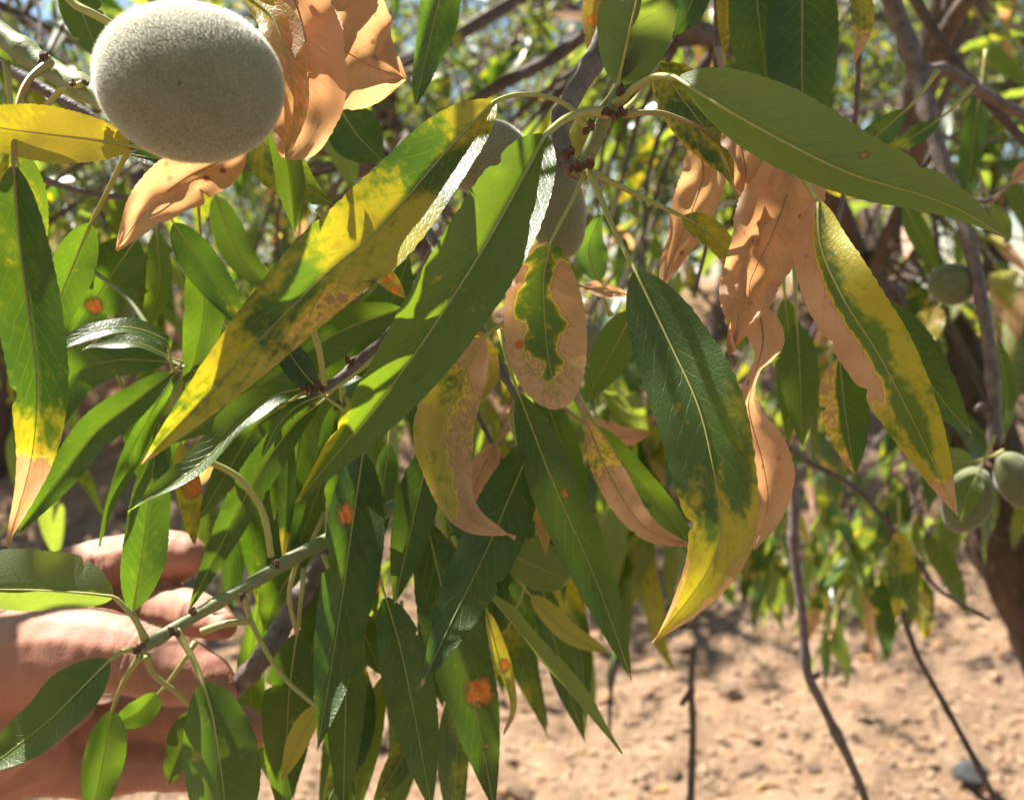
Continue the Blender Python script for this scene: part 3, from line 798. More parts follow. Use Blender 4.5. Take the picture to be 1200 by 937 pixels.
L(cb, [(958, 236), (934, 298)][:1] + [(962, 290), (990, 353), (1028, 413), (1067, 487), (1095, 545), (1122, 604)], (.232, .222, .22, .225), 52, (4, 2, -2), 10,
  pet=[(930, 196), (945, 215)], pd=.235, yel=lambda u, v: .18 + .55 * sstep(abs(v) + .3 * mnoise.noise((u * 8, v * 2, 6)), .12, .6),
  burn=lambda u, v: .10 + .62 * sstep(-v, .12, .38) * sstep(.70, u, u + .2) + .75 * sstep(u, .86, .92) + .25 * sstep(-v, .2, .5), wave=.06,
  label='long leaf half scorched to tan along one side with yellow-green beside the midrib')
L(cb, [(930, 165), (924, 220), (905, 275), (884, 318), (868, 362), (857, 414)], (.245, .24, .235), 62, (10, -10, 20), 16, prof='lance', burn=1.0, crumple=.75, wave=.25, curl=.25,
  pet=[(862, 136), (900, 140)], pd=.248, label='crumpled dead pinkish tan leaf with a ragged tip')
L(cb, [(858, 138), (872, 190), (874, 230), (884, 270)], (.25, .245), 30, (30, 50), 10, burn=1.0, crumple=.6, wave=.25)
L(cb, [(886, 352), (894, 400), (876, 470), (893, 540), (900, 592), (884, 644)], (.25, .248), 36, (0, 70, 70, 5, 0), 8, prof='strip', burn=1.0, crumple=.25, wave=.14, label='dead twisted tan leaf, narrow at its waist')
L(cb, [(816, 160), (824, 205), (806, 258), (788, 300), (776, 334)], (.27, .265), 34, (0, 20), 14, prof='lance', burn=.95, crumple=.35, label='dead pinkish leaf hanging behind the shoot')
L(cb, [(800, 254), (826, 270), (850, 296), (858, 330)], (.252, .25), 22, (10, 30), 20, pet=[(690, 200), (742, 226), (775, 242)], pd=.247, yel=.35, burn=tipb(.6, .8, .2))
L(cb, [(566, 396), (540, 446), (520, 500), (524, 556), (548, 606), (604, 631)], (.25, .245, .24), 44, (-14, 0, 20, 55), 10, prof='lance', crumple=.18, wave=.1,
  pet=[(640, 330), (600, 370)], pd=.252, burn=lambda u, v: .42 + .6 * sstep(u, .72, .86) + .30 * sstep(v, -.1, .4) + .5 * sstep(.22, u, u + .12), yel=.6,
  label='yellow-tan scorched leaf with green blotches and a curled tail')
L(cb, [(428, 305), (450, 322), (476, 350)], (.25, .25), 15, -10, 10, burn=.46, yel=1, spots=((.5, .2, 6), (.75, -.3, 5), (.3, -.3, 4)))
L(cb, [(540, 395), (562, 400), (574, 440), (556, 478)], (.262, .262), 16, 0, 10, burn=.5, yel=1)
almond(cb, 566, 184, .262, 52, 42, R(-14), 14000, 'downy grey-green almond behind the shoot', 2)
almond(cb, 650, 242, .275, 62, 36, R(-104), 7000, 'shaded brownish almond under the shoot', 3)
almond(cb, 694, 404, .36, 26, 20, R(80), 2500, None, 4)
tube('pedicel', [at(664, 196, .256), at(640, 176, .27), at(612, 180, .283)], .0013, .0016, M['green_stem'], cb)
# leaves hanging in a fan under the shoot
cc = thing('almond_branch', 'drooping almond twig of narrow dark green leaves under the scorched oval leaf', 'branch', at(560, 330, .30))
tube('stem', [at(470, 225, .34), at(520, 300, .31), at(580, 420, .285), at(618, 488, .272), at(626, 506, .268)], .0016, .0010, M['bark_young'], cc, 8, 40, .05, 7, ((.55, .5), (.8, .4)))
tube('stem', [at(580, 420, .285), at(556, 470, .29), at(600, 560, .292), at(650, 640, .292)], .0009, .0006, M['bark_young'], cc, 6, 24, .05, 8)
L(cc, [(608, 462), (650, 570), (690, 660), (718, 732), (740, 797)], (.262, .258), 38, (4, -4), 14, spots=((.36, .25, 4),), burn=tipb(.965, .8, .02), pr=.0006)
L(cc, [(626, 514), (572, 640), (532, 722), (493, 804)], (.272, .242), 46, (10, 4), 10, burn=tipb(.965, 1.0, .02), pr=.0006, pet=[(640, 490)], label='dark green leaf with a brown scorched point')
L(cc, [(505, 520), (484, 610), (462, 708)], (.275, .27), 32, (0, 0), 16, pr=.0006)
L(cc, [(500, 612), (528, 730), (556, 830), (580, 950)], (.28, .275), 46, (0, 0), 14, spots=((.60, .35, 13), (.78, .2, 3)), pr=.0006, label='dark leaf with one round orange rust spot')
L(cc, [(452, 700), (470, 762), (488, 850), (506, 950)], (.275, .27), 38, 2, 14, pr=.0006)
L(cc, [(570, 716), (584, 770), (600, 826), (590, 860)], (.285, .285), 16, (30, 60), 22, yel=.7, burn=tipb(.7, .9, .2), spots=((.45, .2, 6),))
L(cc, [(588, 644), (622, 660), (668, 680)], (.29, .29), 34, -18, 12, prof='oval', under=True, yel=.1, burn=tipb(.93, .46, .03))
L(cc, [(572, 694), (640, 776), (690, 836), (730, 882)], (.27, .262), 24, (-66, -66), 20, under=True, prof='strip', pr=.0007, label='narrow leaf seen almost edge on')
L(cc, [(688, 496), (716, 560), (756, 618), (813, 641)], (.262, .26), 24, (14, 0), 14, burn=lambda u, v: .45 + .55 * sstep(u, .2, .45), crumple=.2, label='pale pink scorched leaf with rusty specks')
L(cc, [(700, 500), (745, 560), (798, 622), (822, 672)], (.27, .27), 22, 0, 14)
L(cc, [(618, 556), (634, 600), (640, 650)], (.285, .285), 16, 10, 12, burn=.55, yel=.8, crumple=.2)
L(cc, [(582, 520), (560, 560), (548, 596)], (.29, .29), 20, 10, 12, burn=1, crumple=.3)
L(cc, [(622, 698), (666, 742), (718, 768)], (.32, .32), 19, (20, 40), 16, yel=.7)
L(cc, [(684, 494), (720, 512), (764, 508)], (.30, .30), 20, (10, 30), 14, burn=.95, crumple=.25)
L(cc, [(684, 336), (712, 342), (738, 346)], (.29, .29), 13, 30, 14, burn=1, crumple=.3)
L(cc, [(742, 364), (716, 415), (684, 474)], (.32, .32), 30, 0, 14)
L(cc, [(455, 520), (447, 580), (438, 652)], (.30, .295), 22, (30, 40), 12)
L(cc, [(410, 716), (430, 750), (446, 790)], (.29, .29), 24, 0, 12)
L(cc, [(470, 440), (500, 500), (506, 560)], (.31, .31), 22, 0, 12)
L(cc, [(420, 560), (424, 640), (440, 720)], (.31, .31), 30, 6, 12, spots=((.8, .5, 8),))
L(cc, [(540, 610), (556, 690), (560, 770)], (.31, .31), 30, 6, 12)

frng = random.Random(404)
for k_ in range(46):
    x = frng.uniform(190, 660); y = frng.uniform(400, 800) if x > 300 else frng.uniform(390, 560)
    if 150 < x < 300 and y > 560: continue
    ln = frng.uniform(150, 260); sl_ = frng.uniform(-.45, .45); dd = frng.uniform(.31, .42)
    bn = frng.uniform(-30, 30)
    L(cc, [(x, y), (x + sl_ * ln * .5 + bn, y + ln * .5), (x + sl_ * ln, y + ln)], (dd, dd + frng.uniform(-.02, .02)), frng.uniform(22, 34) * .3 / dd, (frng.uniform(-30, 40), frng.uniform(-30, 40)), frng.uniform(8, 24),
      nu=30, nv=6, yel=frng.choice((0, 0, .1, .25)), spots=(((.5, .2, 6),) if frng.random() < .12 else ()), pr=.0006)
# ---- branch at the upper left with the big almond
ub = thing('almond_branch', 'greenish woody almond branch carrying one big downy almond and peach-coloured dead leaves', 'branch', at(-120, -30, .235))
tube('twig', [at(-150, -60, .24), at(0, 40, .228), at(50, 75, .224), at(112, 112, .218), at(170, 142, .214), at(225, 165, .212)], .0031, .0022, M['green_stem'], ub, 14, 60, .04, 11, ((.36, .3), (.52, .28), (.7, .3)))
tube('twig', [at(-60, 40, .27), at(30, 92, .262), at(92, 128, .258), at(170, 176, .26), at(300, 196, .265), at(330, 205, .27)], .0018, .0012, M['bark_young'], ub, 8, 40, .05, 12, ((.3, .3), (.6, .3)))
tube('twig', [at(25, 200, .33), at(80, 220, .33), at(150, 232, .335), at(230, 226, .34)], .0012, .0009, M['bark_young'], ub, 8, 30, .05, 13)
for (x, y, d, r) in ((54, 70, .219, 9), (86, 97, .216, 6), (100, 96, .215, 5), (152, 171, .226, 7)): bud(ub, x, y, d, r)
almond(ub, 221, 97, .192, 109, 91, R(10), 70000, 'big round downy almond, its top lit white by the sun', 1, .06, .0007)
bud(ub, 211, 98, .1782, 3, 9)
L(ub, [(278, -12), (318, 20), (336, 70), (346, 128), (334, 186)], (.205, .20, .198), 30, (40, 10, 0), 20, prof='lance', burn=.62, yel=1, crumple=.3, pet=[(240, -30)], label='dead orange-tan leaf folded beside the big almond')
L(ub, [(330, -40), (352, 20), (362, 82), (352, 150), (336, 186)], (.208, .205, .203), 52, (-8, 0), 10, prof='oval', burn=1, crumple=.3, wave=.2, label='broad peach-coloured dead leaf')
L(ub, [(345, -14), (380, 40), (428, 74), (475, 92)], (.213, .211), 112, (0, 0), 8, prof='lance', burn=1, crumple=.3, wave=.14)
L(ub, [(286, 172), (255, 190), (216, 210), (176, 242), (136, 293)], (.21, .205, .20), 42, (-10, 0, 14), 10, prof='lance', burn=1, crumple=.35, wave=.16, curl=.2, label='dead peach-coloured leaf hanging below the big almond')
L(ub, [(152, 171), (110, 164), (60, 158), (0, 150), (-40, 140)], (.215, .203), 36, 4, 10, yel=.9, pmat='petiole', burn=lambda u, v: .1 * v, prof='oval', label='yellowed leaf glowing in the sun')
tube('petiole', [at(98, 98, .215), at(72, 106, .22), at(50, 128, .226), at(36, 132, .228)], .0008, .0006, M['petiole'], ub)
tube('petiole', [at(60, -30, .205), at(84, 2, .205), at(112, 18, .205), at(160, 44, .21)], .0009, .0008, M['petiole'], ub)
L(ub, [(16, 196), (24, 290), (34, 366), (43, 450), (36, 540), (8, 640)], (.205, .20, .20), 52, (-8, 0, 10, 30), 34, pet=[(60, 72), (32, 96), (18, 136)], pd=.219,
  yel=lambda u, v: .12 + .3 * sstep(u, .45, .7), burn=tipb(.66, .75, .14), pmat='petiole_red', label='folded yellow-green leaf turning tan at its tip')
L(ub, [(106, 262), (88, 306), (68, 356), (46, 424)], (.236, .238), 32, 0, 14, pet=[(152, 172), (140, 196), (122, 232)], pd=.226)
bud(ub, 92, 306, .298, 6)
L(ub, [(18, 170), (26, 240), (20, 300), (-10, 380)], (.23, .235), 36, 0, 14, yel=.3)
L(ub, [(160, 280), (132, 320), (106, 360), (80, 398)], (.30, .30), 42, (4, 4), 14, spots=((.65, -.1, 7),))
L(ub, [(85, -30), (98, 20), (122, 76)], (.27, .27), 30, 0, 16)
L(ub, [(322, 100), (332, 160), (340, 210), (346, 272)], (.224, .222), 20, 0, 20, prof='strip')
L(ub, [(280, 130), (312, 172), (352, 214), (392, 240)], (.245, .245), 42, -28, 10, yel=.28)
L(ub, [(400, 130), (420, 160), (450, 190)], (.30, .30), 40, 0, 10, burn=.0)
L(ub, [(230, 172), (190, 186), (140, 178)], (.24, .24), 16, 30, 14)

# ---- tip cluster of the left-hand middle twig
mb = thing('almond_branch', 'almond twig bristling with long narrow green leaves behind the yellow-mottled leaf', 'branch', at(470, 380, .27))
tube('stem', [at(560, 300, .30), at(470, 382, .272), at(426, 418, .262), at(392, 448, .256), at(362, 460, .252)], .0020, .0012, M['bark_young'], mb, 10, 40, .06, 21, ((.6, .4), (.8, .5), (.95, .4)))
for (x, y, d, r) in ((362, 456, .25, 8), (374, 452, .25, 8), (396, 474, .252, 6), (410, 420, .258, 7)): bud(mb, x, y, d, r)
L(mb, [(470, 362), (400, 388), (330, 434), (250, 490), (200, 520)], (.262, .255, .245), 38, (8, 4), 16, pr=.0006)
L(mb, [(352, 456), (322, 464), (282, 494), (232, 546), (150, 600)], (.25, .24, .232), 30, (30, 40, 48), 26, pet=[(364, 460)], pr=.0006, label='bright green narrow leaf with a sunlit edge')
L(mb, [(202, 436), (160, 470), (112, 508), (66, 566), (18, 628)], (.275, .265), 29, (20, 0), 20, pr=.0005)
L(mb, [(205, 436), (176, 486), (148, 540), (128, 590), (117, 640)], (.28, .275), 22, (55, 50), 10, pr=.0005)
L(mb, [(198, 412), (192, 398), (150, 384), (100, 392), (44, 426)], (.27, .262, .255), 20, (62, 52, 46), 10, pr=.0006, label='narrow leaf glinting white in the sun')
L(mb, [(198, 418), (160, 402), (118, 404), (96, 410)], (.275, .27), 16, (55, 45), 14, pr=.0005)
L(mb, [(196, 424), (140, 422), (92, 436), (66, 482), (46, 535)], (.29, .285), 34, (30, 0), 14, pr=.0005)
tube('stem', [at(362, 460, .252), at(300, 450, .262), at(230, 434, .275), at(196, 418, .279), at(150, 350, .29), at(92, 306, .30)], .0009, .0007, M['green_stem'], mb)
L(mb, [(204, 262), (232, 304), (262, 346), (292, 392)], (.265, .265), 28, 0, 16, pr=.0006)
L(mb, [(236, 290), (240, 350), (234, 400), (216, 464)], (.275, .275), 30, 0, 14, pr=.0006)
L(mb, [(372, 455), (352, 432), (336, 408), (318, 372)], (.25, .255), 22, (-10, -10), 14, pr=.0005)
L(mb, [(380, 452), (420, 420), (440, 400), (470, 385)], (.262, .27), 30, 20, 14, pr=.0006)
L(mb, [(400, 440), (420, 410), (455, 362), (480, 300)], (.30, .30), 40, 0, 14, pr=.0006)
tube('petiole', [at(366, 384, .245), at(374, 410, .247), at(380, 452, .25)], .0008, .0008, M['petiole'], mb)
L(mb, [(376, 464), (346, 478), (322, 506), (306, 540)], (.248, .245), 14, (52, 50), 10, pr=.0006)
L(mb, [(372, 474), (342, 500), (300, 560), (262, 632), (221, 716)], (.262, .26, .262), 26, (0, 8), 14, pr=.0006)
L(mb, [(340, 470), (300, 500), (262, 560), (232, 610)], (.285, .285), 26, 0, 14)
L(mb, [(400, 470), (396, 540), (388, 600)], (.28, .285), 30, 0, 14)
L(mb, [(352, 500), (346, 560), (338, 650)], (.285, .285), 22, 0, 14)
L(mb, [(336, 500), (336, 570), (332, 658)], (.275, .272), 14, 0, 16, yel=lambda u, v: .1 + .8 * sstep(u, .7, .9))
L(mb, [(212, 520), (222, 575), (228, 640)], (.285, .285), 19, -10, 14, yel=.3, spots=((.42, .3, 10),))
L(mb, [(326, 520), (330, 560), (322, 610)], (.30, .30), 18, 0, 12, spots=((.1, 0, 8),))
L(mb, [(186, 494), (180, 540), (168, 640), (156, 714)][::-1], (.252, .25, .255), 34, (10, 20), 20, pet=[(168, 750), (160, 728)], pd=.258, pr=.0006, label='upright green leaf growing from the held twig')
L(mb, [(150, 470), (176, 530), (176, 600)], (.30, .30), 30, 0, 12)
L(mb, [(290, 400), (330, 420), (372, 480)], (.30, .31), 40, 0, 12)
L(mb, [(252, 230), (282, 300), (330, 350)], (.31, .31), 24, 0, 12)
L(mb, [(184, 270), (186, 340), (160, 400)], (.32, .32), 19, -10, 12)
tube('petiole', [at(240, 538, .25), at(280, 560, .252), at(308, 600, .255), at(318, 652, .257)], .0009, .0009, M['petiole'], mb)

# ---- the shoot held by the hand
hs = thing('almond_branch', 'pale green almond shoot held between the fingers', 'branch', at(420, 600, .275))
tube('stem', [at(470, 590, .285), at(400, 624, .275), at(350, 650, .268), at(300, 680, .264), at(222, 725, .258), at(178, 752, .255), at(162, 762, .254)], .0021, .0015, M['green_stem'], hs, 12, 50, .03, 31, ((.45, .2), (.72, .2), (.93, .3)))
tube('twig', [at(390, 640, .30), at(340, 718, .296), at(306, 772, .292), at(262, 818, .30)], .0030, .0032, M['bark_young'], hs, 10, 40, .06, 32, ((.3, .3), (.6, .25), (.75, .2)))
for (x, y, d, r) in ((163, 758, .25, 9), (204, 738, .253, 7), (226, 716, .254, 6), (322, 660, .26, 6), (286, 698, .26, 5)): bud(hs, x, y, d, r)
L(hs, [(132, 698), (96, 694), (50, 691), (0, 690), (-60, 690)], (.25, .245), 54, (-30, -24), 34, pet=[(170, 748), (156, 722)], pd=.254, under=True, prof='oval', label='broad leaf lying over the wrist, seen from below', pr=.0009)
L(hs, [(128, 774), (96, 806), (60, 842), (20, 874), (-30, 912)], (.248, .24), 44, (22, 34), 14, pet=[(160, 760), (144, 763)], pd=.254, label='glossy dark leaf lying in front of the wrist')
L(hs, [(131, 832), (124, 875), (106, 970)], (.262, .26), 30, 6, 14, pet=[(164, 768), (146, 796)], pd=.254)
L(hs, [(226, 832), (218, 860), (196, 920)], (.272, .275), 24, -20, 14, pet=[(172, 768), (180, 790), (208, 812)], pd=.256)
L(hs, [(238, 800), (250, 846), (262, 930), (266, 990)], (.25, .246), 50, (14, 14), 14, prof='oval', pet=[(207, 738), (226, 772)], pd=.256, pr=.0010, label='dark oval leaf below the held twig')
tube('petiole', [at(286, 698, .262), at(298, 736, .264), at(330, 790, .264), at(371, 828, .262)], .0008, .0006, M['petiole'], hs)
tube('petiole', [at(236, 740, .262), at(262, 731, .262), at(292, 728, .262)], .0011, .0009, M['petiole'], hs)
tube('petiole', [at(351, 650, .268), at(345, 668, .269), at(339, 700, .275), at(348, 744, .285)], .0007, .0006, M['petiole'], hs)
L(hs, [(425, 530), (416, 590), (402, 690), (388, 780), (371, 880)], (.285, .262, .236), 50, (22, 24, 20), 20, spots=((.26, -.35, 11),), label='large leaf with an orange rust spot and one half gleaming in the sun', pr=.0008)
L(hs, [(348, 742), (340, 800), (336, 860), (330, 960)], (.285, .285), 38, 0, 14)
L(hs, [(408, 700), (406, 780), (404, 870), (402, 960)], (.28, .28), 30, 0, 14)
L(hs, [(372, 826), (352, 862), (330, 914)], (.262, .262), 17, -10, 12, yel=.95)
L(hs, [(350, 660), (330, 690), (310, 740)], (.31, .31), 30, 0, 12)
L(hs, [(185, 812), (160, 836), (128, 850)], (.275, .275), 22, -20, 12)
L(hs, [(380, 650), (372, 720), (360, 800)], (.30, .30), 34, 0, 12)

# ---- dark leaves hanging from above on the right
tb = thing('almond_branch', 'almond twig above the scorched leaves with broad dark hanging leaves', 'branch', at(900, -90, .31))
tube('twig', [at(760, -160, .33), at(880, -70, .315), at(1010, -40, .31), at(1120, -120, .33)], .0022, .0016, M['bark_young'], tb, 8, 30, .05, 41)
L(tb, [(884, -70), (888, 10), (898, 90), (906, 190)], (.31, .31), 44, 0, 12, burn=lambda u, v: .8 * sstep(v, .6, .75) * sstep(u, .3, .42) * sstep(.65, u, u + .15))
L(tb, [(940, -60), (940, 20), (940, 100), (944, 210)], (.30, .30), 52, 0, 10)
L(tb, [(1000, -30), (1008, 20), (1000, 78)], (.30, .30), 20, (20, 40), 26, burn=tipb(.5, .8, .2), yel=.4)
L(tb, [(856, -60), (850, 0), (850, 70)], (.33, .33), 14, 0, 16, burn=.4, yel=.4)
L(tb, [(530, -60), (512, 10), (500, 60), (486, 124)], (.285, .28), 34, (26, 30), 16, label='bluish dark leaf with a gleaming edge')
L(tb, [(704, -40), (696, 10), (690, 66)], (.30, .30), 18, 0, 12, burn=.50, yel=1, spots=((.6, .2, 7),))
L(tb, [(820, -30), (806, 12), (790, 42)], (.29, .29), 26, 20, 14)
L(tb, [(1026, 352), (1072, 424), (1104, 468), (1138, 508)], (.30, .30), 40, 0, 12)
L(tb, [(934, 380), (938, 450), (940, 522)], (.32, .32), 28, -6, 14)
L(tb, [(984, 420), (990, 480), (1002, 556)], (.33, .33), 36, 0, 14, burn=lambda u, v: .65 * sstep(-v, .1, .4))
L(tb, [(920, 350), (926, 420), (924, 520)], (.335, .335), 22, 0, 14)
L(tb, [(1060, 130), (1010, 175), (960, 225)], (.34, .34), 22, -20, 12, yel=.15)
L(tb, [(1100, 140), (1070, 160), (1030, 180)], (.36, .36), 14, -10, 12, yel=.2)
L(tb, [(960, 200), (990, 220), (1010, 232)], (.36, .36), 18, 0, 12, burn=.4)
L(tb, [(826, 560), (852, 600), (846, 640)], (.30, .30), 18, 0, 12, burn=.7)
L(tb, [(700, 330), (690, 290), (705, 250)], (.30, .30), 30, 40, 12)
def px(P):
    v = P - CAM; dd = v.dot(FWD); return (600 + F * v.x / dd, 468.5 - F * v.dot(UP) / dd), dd
for (x, y, dd, t_) in ((800, 90, .21, .12), (850, 105, .20, .12), (870, 125, .198, .14), (900, 130, .195, .15), (930, 150, .193, .13), (960, 160, .192, .12), (990, 185, .19, .15), (1020, 195, .19, .14), (1060, 215, .188, .12), (1100, 235, .187, .13), (780, 120, .22, .15), (910, 100, .197, .11), (980, 140, .192, .11), (800, 440, .215, .24), (640, 520, .26, .42), (665, 600, .26, .42), (700, 690, .26, .45), (655, 560, .26, .47), (720, 740, .26, .5), (600, 740, .27, .48), (660, 800, .266, .5), (370, 640, .27, .5), (110, 880, .26, .5), (250, 850, .25, .44), (60, 820, .32, .34), (210, 800, .30, .34), (90, 870, .32, .38)):  # unseen leaves added above the frame, each shading a chosen spot
    (qx, qy), qd = px(at(x, y, dd) + SUN * t_)
    if qy > -70: continue
    L(tb, [(qx + 150, qy - 60), (qx, qy), (qx - 170, qy + 40)], (qd, qd), 46, 62, 10, nu=24, nv=6)
srng = random.Random(9)
for gx in range(-20, 760, 46):  # more unseen leaves added overhead to shade the lower leaves and hand
    for gy in range(480, 900, 56):
        x, y = gx + srng.uniform(-20, 20), gy + srng.uniform(-20, 20); dd = .31 if x < 280 else .27
        if srng.random() < .25 or (x < 300 and y < 760): continue
        P = at(x, y, dd)
        t_ = srng.uniform(.36, .62)
        c_ = P + SUN * t_
        if any((c_ - Q - SUN * (c_ - Q).dot(SUN)).length < r + .012 for (Q, r) in LIT): continue
        (qx, qy), qd = px(c_)
        if qy > -90: continue
        an = srng.uniform(-1, 1)
        ex, ey = 130 * math.cos(an) * .3 / qd, 130 * math.sin(an) * .3 / qd
        L(tb, [(qx + ex, qy - ey), (qx, qy), (qx - ex, qy + ey)], (qd, qd), 44 * .3 / qd, 60, 10, nu=16, nv=4)
tube('twig', [at(840, -60, .33), at(838, 120, .335), at(832, 260, .34), at(815, 340, .35)], .0010, .0007, M['bark_young'], tb)
tube('twig', [at(1010, -40, .31), at(1000, 160, .325), at(960, 360, .33)], .0010, .0007, M['bark_young'], tb)

# ---- bare drooping branch on the right with small almonds
rb = thing('almond_branch', 'grey drooping almond branch with small green almonds near the leaning trunk', 'branch', at(1040, -30, .46))
tube('twig', [at(1020, -60, .47), at(1050, 12, .47), at(1076, 90, .468), at(1092, 150, .462), at(1112, 212, .458), at(1130, 262, .455), at(1146, 330, .452), at(1158, 400, .45), at(1166, 476, .45), at(1164, 540, .45)], .0044, .0024, M['bark_young'], rb, 10, 90, .07, 51, ((.2, .3), (.33, .3), (.6, .2), (.85, .3), (.95, .5)))
tube('twig', [at(1078, 84, .468), at(1110, 84, .475), at(1150, 108, .48), at(1210, 140, .49)], .0034, .0026, M['bark_young'], rb, 8, 40, .06, 52, ((.2, .3),))
tube('twig', [at(1060, -20, .50), at(1110, 60, .50), at(1150, 110, .5), at(1210, 176, .5)], .0030, .0024, M['bark_dark'], rb, 8, 30, .06, 53)
tube('twig', [at(1098, 168, .462), at(1086, 190, .466), at(1075, 204, .47)], .0020, .0016, M['bark_young'], rb, 8)
tube('twig', [at(1124, 232, .457), at(1150, 236, .45), at(1164, 232, .45)], .0014, .0010, M['bark_dark'], rb, 6)
tube('twig', [at(1164, 530, .45), at(1150, 548, .448), at(1140, 556, .447)], .0022, .0018, M['bark_dark'], rb, 8)
tube('twig', [at(1166, 500, .45), at(1152, 476, .448), at(1144, 480, .446)], .0018, .0014, M['bark_dark'], rb, 8)
for k_, (x, y) in enumerate(((1160, 536), (1172, 530), (1154, 545), (1166, 520))): bud(rb, x, y, .446, 10, k_)
almond(rb, 1116, 333, .46, 28, 24, R(6), 3000, 'small green almond beside the drooping twig', 5, fl=.0005, hull='hull_green')
almond(rb, 1134, 585, .44, 40, 28, R(108), 4000, 'green almond half hidden by a leaf', 6, fl=.0005, hull='hull_green')
almond(rb, 1192, 562, .43, 36, 24, R(60), 4000, None, 7, fl=.0005, hull='hull_green')
L(rb, [(1140, 540), (1112, 542), (1084, 550)], (.43, .425), 20, (-20, -20), 14, prof='oval', under=True)
L(rb, [(1146, 556), (1134, 580), (1126, 610)], (.418, .415), 18, 0, 14)
L(rb, [(1210, 190), (1196, 204), (1184, 216)], (.45, .45), 12, 10, 12, burn=1, pet=[(1162, 236), (1176, 222)])
L(rb, [(1162, 240), (1180, 276), (1176, 284)], (.46, .46), 14, -20, 12, under=True)
L(rb, [(1060, 240), (1090, 300), (1100, 320)], (.5, .5), 16, 0, 12)
L(rb, [(1100, 360), (1084, 390), (1080, 420)], (.5, .5), 22, -10, 12, burn=.4)
L(rb, [(1168, 400), (1180, 460), (1176, 520)], (.48, .48), 14, 0, 12)
L(rb, [(1150, 100), (1140, 170), (1130, 260)], (.52, .52), 18, 0, 12)

# ---- thin bare twigs hanging before the bank
def bare(label, pts, r0, r1, d, mat='bark_young', leaves=(), side=()):
    t = thing('bare_twig', label, 'twig', at(*pts[0], d), 'bare twigs hanging before the bank')
    tube('stem', [at(x, y, d) for x, y in pts], r0, r1, M[mat], t, 8, 50, .08, int(pts[0][0]), ((.3, .3), (.55, .3), (.72, .4)))
    for (a, b) in side: tube('side_twig', [at(*a, d), at(*b, d)], r1, r1 * .7, M[mat], t, 6)
    return t
t = bare('grey bare twig kinked halfway, hanging past the dead twisted leaf', [(880, 470), (905, 510), (928, 570), (930, 640), (940, 720), (946, 786), (966, 830), (1004, 910), (1040, 1010)], .0030, .0022, .55, side=(((948, 796), (960, 790)),))
t = bare('thin dark bare twig below a single mottled hanging leaf', [(1040, 600), (1052, 690), (1072, 760), (1104, 820), (1150, 905), (1200, 1010)], .0014, .0018, .55, 'bark_dark')
L(t, [(1054, 622), (1056, 670), (1050, 726)], (.54, .54), 20, 0, 12, yel=.4)
t = bare('thin dark twig slanting across to the leaning trunk', [(880, 480), (940, 536), (1005, 574), (1070, 650), (1100, 690), (1160, 726)], .0018, .0012, .60, 'bark_dark')
t = bare('straight thin dead twig with a broken fork standing by the curled leaf tail', [(813, 758), (810, 800), (812, 850), (810, 920), (806, 1010)], .0022, .0028, .70, 'bark_dark', side=(((812, 806), (798, 826)),))
t = bare('short dead twig under the edge-on leaf', [(724, 770), (716, 810), (714, 860)], .0018, .0014, .80, 'bark_dark', side=(((716, 820), (700, 826)),))

